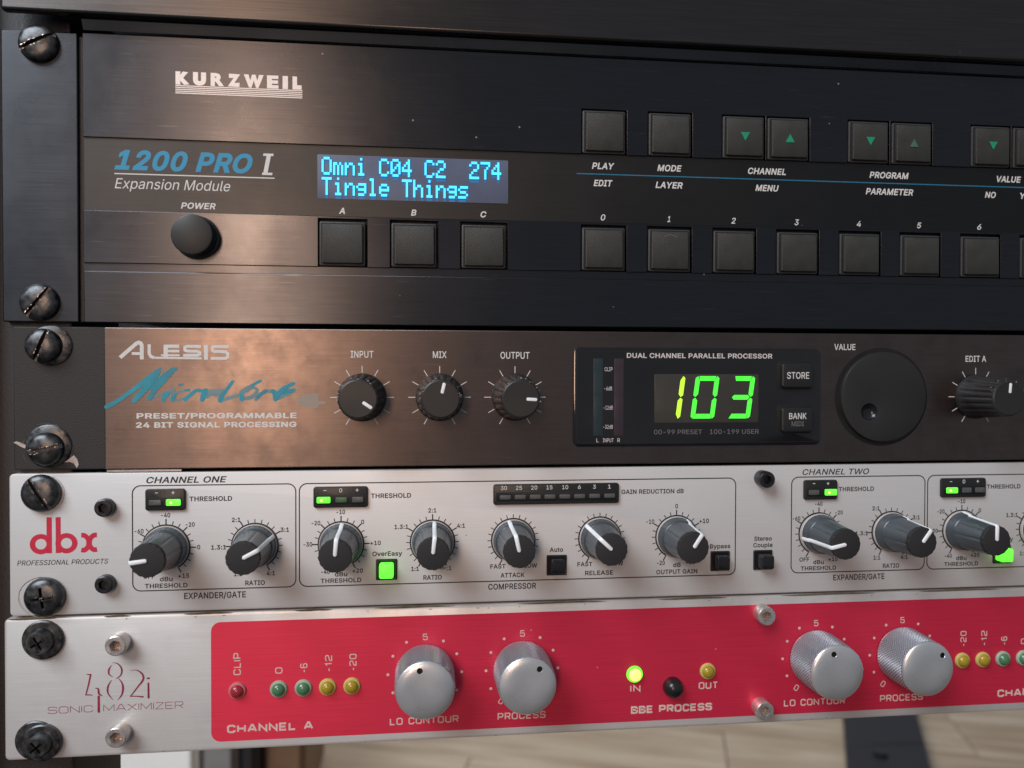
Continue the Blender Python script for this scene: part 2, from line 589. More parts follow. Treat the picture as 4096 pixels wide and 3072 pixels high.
def _text_mesh(loops):
    vs, es, E0 = [], [], []
    for p in loops:
        n0 = len(vs)
        vs += [Vector(q) for q in p]
        es += [(n0 + k, n0 + (k + 1) % len(p)) for k in range(len(p))]
    r = mathutils.geometry.delaunay_2d_cdt(vs, es, [], 0, 1e-6)
    V, F = r[0], r[2]
    A = np.array([[*vs[a], *vs[b]] for a, b in es])
    C = np.array([[sum(V[k].x for k in f) / len(f), sum(V[k].y for k in f) / len(f)] for f in F])
    y0, y1, x0, x1 = A[:, 1][None], A[:, 3][None], A[:, 0][None], A[:, 2][None]
    cy, cx = C[:, 1][:, None], C[:, 0][:, None]
    dy = np.where(y1 == y0, 1e-12, y1 - y0)
    xi = x0 + (cy - y0) * (x1 - x0) / dy
    up = (y0 <= cy) & (y1 > cy) & (xi > cx)
    dn = (y1 <= cy) & (y0 > cy) & (xi > cx)
    wn = up.sum(1).astype(int) - dn.sum(1).astype(int)
    F = [tuple(f) for f, w_ in zip(F, wn) if w_ != 0]
    me = bpy.data.meshes.new('lettering')
    me.from_pydata([(v.x, v.y, 0) for v in V], [], F)
    bm = bmesh.new()
    bm.from_mesh(me)
    bmesh.ops.delete(bm, geom=[v for v in bm.verts if not v.link_faces], context='VERTS')
    bm.to_mesh(me)
    bm.free()
    return me


def text(body, cx, cz, wd, ht, m, parent, h=0.03, bold=0.0, shear=0.0, rot=0.0, name='lettering', plain=False):
    bold *= 0.7
    me = _text_mesh(_outline(body, bold, shear, 1.0 + bold * 2.2, plain))
    me.name = name
    key = (bold, plain)
    if key not in _cap:
        ys = [p[1] for l in _outline('H', bold, 0, 1, plain) for p in l]
        _cap[key] = (min(ys), max(ys))
    b0, b1 = _cap[key]
    xs = [v.co.x for v in me.vertices]
    x0, x1 = min(xs), max(xs)
    sx, sz = wd / (x1 - x0), ht / (b1 - b0)
    for v in me.vertices:
        x, z = (v.co.x - (x0 + x1) / 2) * sx, (v.co.y - (b0 + b1) / 2) * sz
        v.co = (x * MM, 0, z * MM)
    me.materials.append(M[m])
    o = put(name, me, m, parent, (cx, h, cz), smooth=0)
    o.rotation_euler.y = -math.radians(rot)
    return o


# squared stroke font for the red unit: polylines in a 1 x 1 cell (x, y), width factor first
SQ = {
    'C': (.8, [[(1, .72), (1, .85), (.8, 1), (.2, 1), (0, .85), (0, .15), (.2, 0), (.8, 0), (1, .15), (1, .28)]]),
    'L': (.7, [[(0, 1), (0, 0), (1, 0)]]), 'I': (.01, [[(.5, 0), (.5, 1)]]),
    'P': (.8, [[(0, 0), (0, 1), (.8, 1), (1, .88), (1, .52), (.8, .4), (.12, .4)]]),
    'O': (.85, [[(.2, 0), (0, .15), (0, .85), (.2, 1), (.8, 1), (1, .85), (1, .15), (.8, 0), (.2, 0)]]),
    'N': (.85, [[(0, 0), (0, 1), (1, 0), (1, 1)]]), 'T': (.8, [[(0, 1), (1, 1)], [(.5, .93), (.5, 0)]]),
    'U': (.85, [[(0, 1), (0, .15), (.2, 0), (.8, 0), (1, .15), (1, 1)]]),
    'R': (.8, [[(0, 0), (0, 1), (.8, 1), (1, .88), (1, .56), (.8, .45), (.12, .45)], [(.62, .4), (1, 0)]]),
    'E': (.75, [[(1, 1), (0, 1), (0, 0), (1, 0)], [(.1, .5), (.9, .5)]]),
    'S': (.8, [[(1, .78), (1, .88), (.8, 1), (.2, 1), (0, .88), (0, .64), (.2, .52), (.8, .52), (1, .4), (1, .12), (.8, 0),
                (.2, 0), (0, .12), (0, .24)]]),
    'H': (.85, [[(0, 0), (0, 1)], [(1, 0), (1, 1)], [(.1, .5), (.9, .5)]]),
    'A': (.95, [[(0, 0), (.42, 1), (.58, 1), (1, 0)], [(.2, .3), (.8, .3)]]),
    'B': (.8, [[(.1, .52), (.8, .52), (1, .4), (1, .12), (.8, 0), (0, 0), (0, 1), (.78, 1), (.95, .88), (.95, .64), (.8, .55)]]),
    'X': (.9, [[(0, 0), (1, 1)], [(0, 1), (.45, .55)], [(.55, .45), (1, 0)]]),
    'M': (1.05, [[(0, 0), (0, 1), (.5, .15), (1, 1), (1, 0)]]), 'Z': (.8, [[(0, 1), (1, 1), (0, 0), (1, 0)]]),
    '5': (.72, [[(.95, 1), (.05, 1), (0, .56), (.8, .6), (1, .46), (1, .15), (.8, 0), (.2, 0), (0, .12), (0, .22)]]),
    '0': (.72, [[(.2, 0), (0, .15), (0, .85), (.2, 1), (.8, 1), (1, .85), (1, .15), (.8, 0), (.2, 0)]]),
    '6': (.72, [[(.95, .84), (.95, .9), (.8, 1), (.2, 1), (0, .85), (0, .15), (.2, 0), (.8, 0), (1, .15), (1, .42),
                 (.8, .56), (.12, .56)]]),
    '1': (.28, [[(0, .75), (.9, 1), (.9, 0)]]),
    '2': (.72, [[(0, .8), (0, .88), (.2, 1), (.8, 1), (1, .88), (1, .6), (.85, .5), (.15, .38), (0, .25), (0, 0), (1, 0)]]),
    '-': (.4, [[(0, .42), (1, .42)]]), ' ': (.35, []),
}


def sqtext(body, cx, cz, wd, ht, m, parent, lw=0.36, h=0.03, rot=0.0, gap=0.42, name='lettering'):
    mb = MB()
    cell = ht - lw
    tot = sum(SQ[c][0] for c in body) + gap * (len(body) - 1)
    k = (wd - lw) / tot if tot > 0.02 else 1
    x = -(wd - lw) / 2
    for c in body:
        wc, ss = SQ[c]
        for j, pl in enumerate(ss):
            mb.ribbon([(cx + x + px * wc * k, cz - cell / 2 + py * cell) for px, py in pl], lw, h + 0.002 * j,
                      closed=False)
        x += (wc + gap) * k
    o = put(name, mb, m, parent, (cx, h, cz), smooth=0, fix=False)
    o.rotation_euler.y = -math.radians(rot)
    return o


def smooth_line(pts, n=6):
    out = []
    P = [pts[0]] + list(pts) + [pts[-1]]
    for i in range(1, len(P) - 2):
        for k in range(n):
            t = k / n
            a, b, c, d = P[i - 1], P[i], P[i + 1], P[i + 2]
            out.append(tuple(0.5 * (2 * b[q] + (c[q] - a[q]) * t + (2 * a[q] - 5 * b[q] + 4 * c[q] - d[q]) * t * t +
                                    (3 * b[q] - a[q] - 3 * c[q] + d[q]) * t ** 3) for q in range(len(b))))
    out.append(tuple(pts[-1]))
    return out


def plate(mb, x0, x1, z0, z1, holes, h0, h1):
    """sheet with rectangular holes (hx0, hx1, hz0, hz1), real walls round each hole"""
    xs = sorted({x0, x1, *[v for q in holes for v in q[:2]]})
    zs = sorted({z0, z1, *[min(max(v, z0), z1) for q in holes for v in q[2:]]})
    xs = [x for x in xs if x0 <= x <= x1]

    def solid(i, j):
        if not (0 <= i < len(xs) - 1 and 0 <= j < len(zs) - 1):
            return False
        cx, cz = (xs[i] + xs[i + 1]) / 2, (zs[j] + zs[j + 1]) / 2
        return not any(a < cx < b and c < cz < d for a, b, c, d in holes)
    idx = {}
    vs, fs = [], []

    def V(i, j, h):
        if (i, j, h) not in idx:
            idx[(i, j, h)] = len(vs)
            vs.append((xs[i], h, zs[j]))
        return idx[(i, j, h)]
    for i in range(len(xs) - 1):
        for j in range(len(zs) - 1):
            if not solid(i, j):
                continue
            fs.append((V(i, j, h1), V(i + 1, j, h1), V(i + 1, j + 1, h1), V(i, j + 1, h1)))
            fs.append((V(i, j, h0), V(i, j + 1, h0), V(i + 1, j + 1, h0), V(i + 1, j, h0)))
            for di, dj, a, b in ((-1, 0, (i, j), (i, j + 1)), (1, 0, (i + 1, j + 1), (i + 1, j)),
                                 (0, -1, (i + 1, j), (i, j)), (0, 1, (i, j + 1), (i + 1, j + 1))):
                if not solid(i + di, j + dj):
                    fs.append((V(*a, h0), V(*b, h0), V(*b, h1), V(*a, h1)))
    mb.add(vs, fs)
    return mb


# ================================================================== SETTING: floor
FZ = -600.0
floor = bpy.data.objects.new('floor', None)
COL.objects.link(floor)
floor.location = (0, 0, FZ * MM)
WL[floor.name] = Vector(floor.location)
tag(floor, 'pale oak laminate floor far below the rack', None, None, 'structure')


def ground_box(x0, x1, y0, y1, z0, z1):
    return MB().box(x0, x1, z0, z1, -y1, -y0)


put('subfloor', ground_box(-3000, 3500, -1500, 4500, FZ - 30, FZ - 12), 'gap', floor, (0, 0, FZ - 12))
ANG = math.radians(-18.3)
pk = MB().rr(0, 0, 1290, 192, 1.0, -12, 0, 0.8, seg=2)
plank_me = bpy.data.meshes.new('plank')
plank_me.from_pydata([(x * MM, z * MM, -y * MM) for x, y, z in pk.v], [], pk.f)
plank_me.materials.append(M['wood'])
bmt = bmesh.new()
bmt.from_mesh(plank_me)
bmesh.ops.recalc_face_normals(bmt, faces=bmt.faces)
bmt.to_mesh(plank_me)
bmt.free()
for row in range(-6, 9):
    off = (row * 437) % 1290
    for k in (-1, 0, 1):
        lx, ly = k * 1292 + off - 645, row * 193.5
        # one board end lies at the joint seen below the rack
        cx = 653 + lx * math.cos(ANG) - ly * math.sin(ANG)
        cy = 1060 + lx * math.sin(ANG) + ly * math.cos(ANG)
        if not (-1600 < cx < 2700 and -200 < cy < 3200):
            continue
        p = bpy.data.objects.new('plank', plank_me)
        COL.objects.link(p)
        p.parent = floor
        p.location = (cx * MM, cy * MM, 0)
        p.rotation_euler.z = ANG

# ================================================================== rack frame
rk = thing('equipment_rack', (-6, -10, FZ), 'black steel rack frame edge behind the left ends of the units', 'rack')
mb = MB().rr(-2, -160, 38, 880, 1.5, -40, -3.2, 0.8)
put('side_rail', mb, 'rail', rk, (-2, -3.2, -160), bevel=0)
mb = MB().rr(-13.5, -160, 14.5, 880, 2, -3.4, 3.0, 1.0)
put('outer_flange', mb, 'rail', rk, (-13.5, 0, -160))
mb = MB().rr(484.6, -160, 38, 880, 1.5, -40, -3.2, 0.8)
put('side_rail', mb, 'rail', rk, (484.6, -3.2, -160))
# foot of the stand on the floor behind
ft = thing('rack_stand', (960, -1050, FZ), 'black flat steel foot bar lying on the pale floor below the red panel', 'stand')
mb = MB()
mb.add([(842, -1000, FZ + 1), (980, -990, FZ + 1), (1225, -1450, FZ + 1), (1090, -1470, FZ + 1),
        (842, -1000, FZ + 40), (980, -990, FZ + 40), (1225, -1450, FZ + 40), (1090, -1470, FZ + 40)],
       [(0, 1, 2, 3), (4, 5, 6, 7), (0, 1, 5, 4), (1, 2, 6, 5), (2, 3, 7, 6), (3, 0, 4, 7)])
mb.add([(745, -820, FZ + 1), (880, -810, FZ + 1), (980, -990, FZ + 1), (842, -1000, FZ + 1),
        (745, -820, FZ + 40), (880, -810, FZ + 40), (980, -989.5, FZ + 40), (842, -999.5, FZ + 40)],
       [(0, 1, 2, 3), (4, 5, 6, 7), (0, 1, 5, 4), (1, 2, 6, 5), (2, 3, 7, 6), (3, 0, 4, 7)])
put('foot_bar', mb, 'rail', ft, (960, -1050, FZ), bevel=3)
mb = MB()
for x, y in ((880, 960), (1020, 1200)):
    mb.v += []
    n = 16
    vs = [(x + 11 * math.cos(2 * PI * i / n), -(y + 11 * math.sin(2 * PI * i / n)), FZ + hh) for hh in (39, 46) for i in range(n)]
    mb.add(vs, [(i, (i + 1) % n, n + (i + 1) % n, n + i) for i in range(n)] + [tuple(range(n, 2 * n))])
put('bolt_head', mb, 'allen_black', ft, (880, -960, FZ + 40))


def floor_box(name, label, cat, x0, x1, y0, y1, top, m, lid=0):
    t = thing(name, ((x0 + x1) / 2, -y0, FZ), label, cat)
    a = ground_box(x0, x1, y0, y1, FZ + 1, top)
    put('carcass', a, m, t, ((x0 + x1) / 2, -y0, FZ), bevel=4)
    b = ground_box(x0 + 6, x1 - 6, y0 - 14, y0 - 1, FZ + 40, top - 12)
    put('front_panel', b, m, t, ((x0 + x1) / 2, -y0, FZ + 40), bevel=3)
    return t


floor_box('cabinet', 'bright white cabinet glimpsed under the lower left unit', 'cabinet', -328, -196, 900, 1200, -300, 'white_box')
floor_box('amplifier_case', 'grey cloth case standing right of the white cabinet', 'case', -190, -141, 900, 1180, -300, 'grey_box')
floor_box('stand_post', 'dark upright post right of the grey case under the silver panel', 'post', -139, -112, 900, 940, -250, 'rail')
floor_box('leather_case', 'dark brown case in shadow between post and pale floor', 'case', -110, -50, 930, 1150, -330, 'brown_box')
floor_box('dark_case', 'dark case behind the rail under the lower left corner', 'case', -520, -340, 880, 1100, -300, 'rail')


# ================================================================== shared parts
def inner(parent, name, x0, x1, z0, z1, d0=-1.0, d1=-180.0, m='gap'):
    """closed chassis behind a front panel"""
    return put(name, MB().box(x0, x1, z0, z1, d1, d0), m, parent, ((x0 + x1) / 2, d0, z0), bevel=0)


def screw(x, z, kind, ang, label, R_=5.6, H=3.0, washer=None, base=0.0, tilt=0.0):
    t = thing('rack_screw', (x, base, z), label, 'screw', 'rack mounting screws down the left edge')
    prof = [(R_ * 0.98, 0.0), (R_, 0.5), (R_, H * 0.30), (R_ * 0.96, H * 0.52), (R_ * 0.86, H * 0.74), (R_ * 0.66, H * 0.90),
            (R_ * 0.35, H * 0.98), (0, H)]
    b = base + (washer[1] if washer else 0)
    if kind == 'flanged':
        prof = [(R_, 0), (R_, 0.7), (R_ * .93, 1.0), (R_ * .64, 1.1), (R_ * .60, 1.5), (R_ * .58, H * .8), (R_ * .5, H), (0, H)]
    head = MB().lathe(0, 0, [(R_ * .98, -1.0)] + prof, 40)
    me = bpy.data.meshes.new('screw_head')
    me.from_pydata([(a * MM, c * MM, d * MM) for a, c, d in head.v], [], head.f + [tuple(range(40))])
    bm = bmesh.new()
    bm.from_mesh(me)
    bmesh.ops.recalc_face_normals(bm, faces=bm.faces)
    bm.to_mesh(me)
    bm.free()
    cut = MB()
    if kind == 'slot':
        cut.box(-R_ * 1.1, R_ * 1.1, -0.62, 0.62, H * 0.42, H + 1)
    else:
        s = 0.95 if kind == 'phillips' else 0.62
        L_ = R_ * (0.66 if kind == 'phillips' else 0.42)
        for q in (0, PI / 2):
            c_, s_ = math.cos(q), math.sin(q)
            pts = [(-L_, -s * .5), (L_, -s * .5), (L_, s * .5), (-L_, s * .5)]
            mid = [(-L_ * .45, -s * .4), (L_ * .45, -s * .4), (L_ * .45, s * .4), (-L_ * .45, s * .4)]
            o_ = 0.002 if q else 0
            lo = [(x_ * c_ - z_ * s_, H * 0.2 + o_, x_ * s_ + z_ * c_) for x_, z_ in mid]
            hi = [(x_ * c_ - z_ * s_, H + .6 + o_, x_ * s_ + z_ * c_) for x_, z_ in pts]
            cut.loops([lo, hi], cap0=True)
    o = bpy.data.objects.new('screw_head', me)
    COL.objects.link(o)
    for islands in ([cut] if kind == 'slot' else [cut]):
        if kind == 'slot':
            parts = [cut]
        else:
            n = len(cut.v) // 2
            a1, a2 = MB(), MB()
            a1.v, a1.f = cut.v[:n], [f for f in cut.f if max(f) < n]
            a2.v, a2.f = cut.v[n:], [tuple(i - n for i in f) for f in cut.f if min(f) >= n]
            parts = [a1, a2]
        for k, p in enumerate(parts):
            cm = bpy.data.meshes.new('c')
            cm.from_pydata([(a * MM, c * MM, d * MM) for a, c, d in p.v], [], p.f)
            bm = bmesh.new()
            bm.from_mesh(cm)
            bmesh.ops.recalc_face_normals(bm, faces=bm.faces)
            bm.to_mesh(cm)
            bm.free()
            co = bpy.data.objects.new('c', cm)
            COL.objects.link(co)
            md = o.modifiers.new('b', 'BOOLEAN')
            md.object = co
            md.operation = 'DIFFERENCE'
            md.solver = 'EXACT'
            bpy.context.view_layer.update()
            dg = bpy.context.evaluated_depsgraph_get()
            nm = bpy.data.meshes.new_from_object(o.evaluated_get(dg))
            o.modifiers.clear()
            o.data = nm
            bpy.data.objects.remove(co)
    me = o.data
    bpy.data.objects.remove(o)
    me.materials.clear()
    me.materials.append(M['screw'])
    hd = put('screw_head', me, 'screw', t, (x, b, z), smooth=30)
    hd.rotation_euler = (math.radians(tilt), -math.radians(ang), 0)
    # scraped bright metal in and beside the drive recess
    rnd = random.Random(int(x * 7 + z * 13))
    sp = MB()
    ca, sa = math.cos(math.radians(ang)), math.sin(math.radians(ang))
    for k in range(11 if kind == 'slot' else 6):
        u = rnd.uniform(-.85, .85) * R_ * (1 if kind == 'slot' else .5)
        v = rnd.choice((-.72, .72, .68, 0)) * rnd.uniform(.8, 1.25) if kind == 'slot' else rnd.uniform(-.6, .6)
        rr_ = math.hypot(u, v) / R_
        hz = H * (1 - 0.32 * rr_ ** 2.6) + .03 if abs(v) > .5 else H * .45 + .03
        l_, w_ = rnd.uniform(.35, 1.2), rnd.uniform(.12, .34)
        pts = [(-l_ / 2, -w_ * .3), (-l_ * .1, -w_ / 2), (l_ / 2, -w_ * .2), (l_ * .35, w_ * .4), (-l_ * .3, w_ / 2)]
        sp.poly([(x + (u + a) * ca - (v + c) * sa, z + (u + a) * sa + (v + c) * ca) for a, c in pts], b + hz)
    put('scraped_metal', sp, 'bare', t, (x, b, z), smooth=0)
    if washer:
        wr, wh, wx, wz = washer
        wmb = MB().lathe(x + wx, z + wz, [(wr, base - .1), (wr, base + wh * .6), (wr - .35, base + wh), (1.8, base + wh)], 40)
        put('washer', wmb, 'screw', t, (x + wx, base, z + wz))
    return t


def socket_screw(parent, x, z, R_, H, m, base=0.0, ang=10):
    """round socket cap screw with a real hexagon recess"""
    mb = MB()
    n = 36

    def ring(r, h):
        return [(x + r * math.cos(2 * PI * i / n), h, z + r * math.sin(2 * PI * i / n)) for i in range(n)]

    def hexa(r, h):
        out = []
        for i in range(n):
            a = 2 * PI * i / n
            k = math.cos(PI / 6) / math.cos(((a + PI / 6) % (PI / 3)) - PI / 6)
            out.append((x + r * k * math.cos(a + math.radians(ang)), h, z + r * k * math.sin(a + math.radians(ang))))
        return out
    rot = lambda l: l
    mb.loops([ring(R_, base), ring(R_, base + H - .45), ring(R_ - .12, base + H - .18), ring(R_ - .42, base + H),
              rot(hexa(R_ * .58, base + H)), rot(hexa(R_ * .54, base + H - .25)), rot(hexa(R_ * .53, base + H * .45))])
    o = put('socket_screw', mb, m, parent, (x, base, z), smooth=28)
    put('hex_recess', MB().disc(x, z, R_ * .45, base + H * .45 + .05, 24), 'gap' if m == 'allen_black' else 'recess', o, (x, base + H * .45, z), smooth=0)
    return o


def fluted(cx, cz, prof, nf, depth, h_from, h_to, seg=96, sharp=3.0):
    """lathe with nf grooves between h_from and h_to"""
    ls = []
    for r, h in prof:
        k = min(1, max(0, (h - h_from) / 1.2)) * (1 if h <= h_to else 0)
        l = []
        for i in range(seg):
            a = 2 * PI * i / seg
            g = (0.5 + 0.5 * math.cos(nf * a)) ** sharp
            rr_ = max(r * (1 - depth * g * k), 0.001)
            l.append((cx + rr_ * math.cos(a), h, cz + rr_ * math.sin(a)))
        ls.append(l)
    return MB().loops(ls)


def pointer_line(cx, cz, ang, path, wd, th):
    """raised line following (r, h) points in the direction ang (degrees clockwise from up)"""
    a = math.radians(ang)
    dx, dz = math.sin(a), math.cos(a)
    px, pz = dz, -dx
    mb = MB()
    ls = []
    n = len(path)
    for i, (r, h) in enumerate(path):
        p0 = path[max(i - 1, 0)]
        p1 = path[min(i + 1, n - 1)]
        t = Vector((p1[0] - p0[0], p1[1] - p0[1])).normalized()
        nr = Vector((t.y, -t.x))
        if nr.x + nr.y < 0:
            nr = -nr
        k = 0.45 if i in (0, n - 1) else 1.0
        q = []
        for s_, l_ in ((-1, -.4), (-1, .6), (-.6, 1), (.6, 1), (1, .6), (1, -.4)):
            rr_ = r + nr.x * th * l_
            hh = h + nr.y * th * l_
            q.append((cx + dx * rr_ + px * s_ * wd / 2 * k, hh, cz + dz * rr_ + pz * s_ * wd / 2 * k))
        ls.append(q)
    mb.loops(ls, cap0=True)
    return mb


def round_box_line(x0, x1, z0, z1, r, lw, h):
    pts = []
    for q, (cx, cz) in enumerate(((x1 - r, z1 - r), (x0 + r, z1 - r), (x0 + r, z0 + r), (x1 - r, z0 + r))):
        for i in range(7):
            a = (q + i / 6) * PI / 2
            pts.append((cx + r * math.cos(a), cz + r * math.sin(a)))
    return MB().ribbon(pts, lw, h, closed=True)


# ================================================================== unit 0: the panel above
top = thing('blank_panel', (0, 0, 180), 'plain dark brushed panel at the very top above the sound module', 'rack panel')
mb = MB()
plate(mb, 0.8, 482, 181.3, 224.5, [], 1.6, 5.0)
put('front_panel', mb, 'top_anod', top, (240, 5, 181.3), bevel=0.8)
put('chassis', MB().box(16, 470, 181.6, 223, -200, 0.2), 'gap', top, (240, 0, 180.8))
mb = MB()
mb.add([(21.8, -.6, 178.6), (482, -.6, 178.6), (482, .9, 181.25), (21.8, .9, 181.25), (21.8, -3, 178.9), (482, -3, 178.9), (482, -3, 181.25),
        (21.8, -3, 181.25)], [(0, 1, 2, 3), (4, 5, 6, 7), (0, 1, 5, 4), (1, 2, 6, 5), (2, 3, 7, 6), (3, 0, 4, 7)])
put('lower_flange', mb, 'flange', top, (240, 0, 179))

# ================================================================== unit 1: sound module
u1 = thing('sound_module', (0, 0, 89), 'two-space black sound module with glowing cyan text display and rows of square buttons', 'sound module')
Z_T, Z_B = 177.5, 89.7
AX = [99.3, 121.7, 144.0]
NX = [183.3, 205.5, 227.8, 250.0, 272.2, 294.2, 316.5, 338.8]
TX = [183.3, 205.5, 230.8, 246.4, 275.0, 290.7, 319.9, 335.6]
put('chassis', MB().box(6, 476, 92, 176, -220, -3.4), 'gap', u1, (240, -3.4, 92))
# mounting ear with its joint
mb = MB()
plate(mb, -1.5, 20.3, Z_B, 177.4, [], -3.0, 0.0)
put('mounting_ear', mb, 'anod', u1, (9, 0, Z_B), bevel=0.35)
mb = MB()
plate(mb, 20.3, 21.7, Z_B + .3, 176.6, [], -3.0, -1.1)
put('ear_joint', mb, 'rail', u1, (21, -1, Z_B))
holes_t = [(x - 7.55, x + 7.55, 146.0 - .2, 160.75) for x in TX]
mb = MB()
plate(mb, 21.7, 484, 146.1, Z_T, [(a, b, 140, d) for a, b, c, d in holes_t], -3.0, 0.0)
put('upper_panel', mb, 'anod', u1, (250, 0, 146), bevel=0.18)
mb = MB()
plate(mb, 21.9, 484, 123.9, 146.1, [], -3.0, -0.55)
ov = put('display_overlay', mb, 'overlay', u1, (250, -.5, 124), bevel=0)
mb = MB()
plate(mb, 21.7, 484, 107.9, 123.9, [(x - 7.6, x + 7.6, 100, 123.1) for x in AX + NX], -3.0, 0.0)
put('button_strip', mb, 'anod', u1, (250, 0, 108), bevel=0.18)
mb = MB()
plate(mb, 21.7, 484, 105.5, 107.9, [], -3.0, -0.6)
put('groove', mb, 'anod', u1, (250, -.6, 105.5))
mb = MB()
plate(mb, 21.7, 484, Z_B, 105.5, [], -3.0, 0.0)
put('lower_panel', mb, 'anod', u1, (250, 0, Z_B), bevel=0.3)
mb = MB()
plate(mb, 90, 345, 107.2, 123.6, [], -3.2, -2.2)
plate(mb, 170, 345, 145.3, 161.4, [], -3.2, -2.2)
put('button_well', mb, 'hole', u1, (200, -2.2, 107))

# power knob
kb = fluted(55.2, 116.1, [(6.7, 0), (6.7, .6), (6.1, .9), (6.15, 5.9), (6.0, 6.3), (5.6, 6.5), (0, 6.5)], 26, .02, .6, 5.8,
            seg=104, sharp=1)
put('power_knob', kb, 'wheel', u1, (55.2, 0, 116.1), smooth=28)
# square buttons: rim flange and raised key
bp = bpy.data.objects


def square_button(x, z, first=None):
    if first:
        o = dup(first, (x, 0, z), u1)
        rt = random.Random(int(x * 10 + z))
        for ch in o.children:
            if ch.name.startswith('keycap'):
                ch.rotation_euler = (math.radians(rt.uniform(-.7, .7)), math.radians(rt.uniform(-.5, .5)), math.radians(rt.uniform(-.7, .7)))
                ch.location = (rt.uniform(-.08, .08) * MM, rt.uniform(-.05, .08) * MM, rt.uniform(-.06, .06) * MM)
        return o
    o = put('square_button', MB().rr(x - .12, z, 14.2, 13.9, .5, -2.1, .15, .25, seg=3), 'keyrim', u1, (x, 0, z))
    put('keycap', MB().rr(x, z - .05, 12.5, 12.3, .45, 0.1, 1.15, .3, seg=3), 'key', o, (x, 0, z))
    # thin recessed line between flange and key
    put('key_gap', MB().ribbon([(x - 6.45, z - 6.4), (x + 6.45, z - 6.4), (x + 6.45, z + 6.3), (x - 6.45, z + 6.3)], .42, .165,
                               closed=True), 'hole', o, (x, 0, z), smooth=0)
    return o


b0 = square_button(AX[0], 115.2)
for x in AX[1:] + NX:
    square_button(x, 115.2, b0)
tb = [square_button(x, 153.3, b0) for x in TX]
for i, (k, m) in enumerate(((2, 'green_ink'), (3, 'green_ink'), (4, 'green_ink'), (5, 'faded_green'), (6, 'green_ink'), (7, 'green_ink'))):
    x, s = TX[k], (1 if k % 2 else -1)
    put('arrow_mark', MB().poly([(x - 1.6, 153.35 - 1.4 * s), (x + 1.6, 153.35 - 1.4 * s), (x, 153.35 + 1.4 * s)], 1.34), m, tb[k],
        (x, 1.2, 153.35), smooth=0)
arc = [(205.5 - 2.2 + 4.4 * i / 8, 119.4 + .8 * math.sin(PI * i / 8)) for i in range(9)]
put('scratch_mark', MB().ribbon(arc, .16, 1.19), 'grey_ink', u1, (205.5, 1.2, 119.6), smooth=0)

# logo and print
for ch, a, b in (('K', 88, 308), ('U', 362, 568), ('R', 640, 848), ('Z', 912, 1107), ('W', 1165, 1482), ('E', 1535, 1720), ('I', 1785, 1872),
                 ('L', 1945, 2092)):
    text(ch, 48.9 + ((a + b) / 2 - 92) * .01889, 165.05, (b - a) * .01889, 4.05, 'silver_ink', u1, bold=.085 if ch in 'ER' else .15, plain=True, h=.05)
mb = MB()
for i in range(5):
    zz = 162.7 - i * .56
    mb.box(48.8, 86.9, zz - .15, zz + .15, 0.0, .08)
put('logo_lines', mb, 'silver_ink', u1, (71, 0, 161.5), smooth=0)
text('1200 PRO', 51.1, 139.6, 41.1, 6.1, 'cyan_ink', u1, h=-.5, bold=.05, shear=.28)
mb = MB()
for a, b, c, d in ((-1.55, 1.55, 2.6, 3.35), (-1.9, 1.2, -3.35, -2.6)):
    mb.add([(76 + a + .35, -.5, 139.6 + c), (76 + b + .35, -.5, 139.6 + c), (76 + b + .5, -.5, 139.6 + d), (76 + a + .5, -.5, 139.6 + d)],
           [(0, 1, 2, 3)])
mb.add([(74.9, -.498, 137.0), (76.2, -.498, 137.0), (77.2, -.498, 142.3), (75.9, -.498, 142.3)], [(0, 1, 2, 3)])
put('lettering', mb, 'white_ink', u1, (76, -.5, 139.6), smooth=0)
put('underline', MB().box(30.6, 78.3, 135.15, 135.5, -.54, -.48), 'white_ink', u1, (54, -.5, 135.3), smooth=0)
text('Expansion Module', 47.8, 132.4, 34.2, 3.1, 'white_ink', u1, h=-.5, shear=.22)
for s, x, z, wd, ht in (('POWER', 55.3, 126.1, 10.4, 1.9), ('A', 99.0, 125.7, 1.9, 1.95), ('B', 121.5, 125.7, 1.75, 1.95),
                        ('C', 143.8, 125.7, 1.9, 1.95), ('PLAY', 183.1, 142.5, 7.5, 2.1), ('MODE', 205.5, 142.5, 8.3, 2.1),
                        ('CHANNEL', 239.2, 142.5, 13.3, 2.1), ('EDIT', 183.1, 136.9, 6.3, 2.1), ('LAYER', 205.4, 136.9, 9.3, 2.1),
                        ('MENU', 239.3, 136.9, 8.2, 2.1), ('PROGRAM', 282.9, 142.5, 14.3, 2.15), ('VALUE', 327.3, 142.5, 9.2, 2.15),
                        ('PARAMETER', 283.1, 136.9, 17.3, 2.15), ('NO', 320.4, 136.9, 4.1, 2.1), ('YES', 334.6, 136.9, 6.0, 2.1)):
    text(s, x, z, wd, ht, 'white_ink', u1, h=-.5, bold=.034, shear=.2)
for i, x in enumerate(NX):
    text(str(i), x - .15, 125.7, 1.0 if i == 1 else 1.55, 1.95, 'white_ink', u1, h=-.5, bold=.02, shear=.2)
put('blue_line', MB().box(174.3, 345, 139.62, 139.95, -.54, -.49), 'blue_ink', u1, (260, -.5, 139.8), smooth=0)

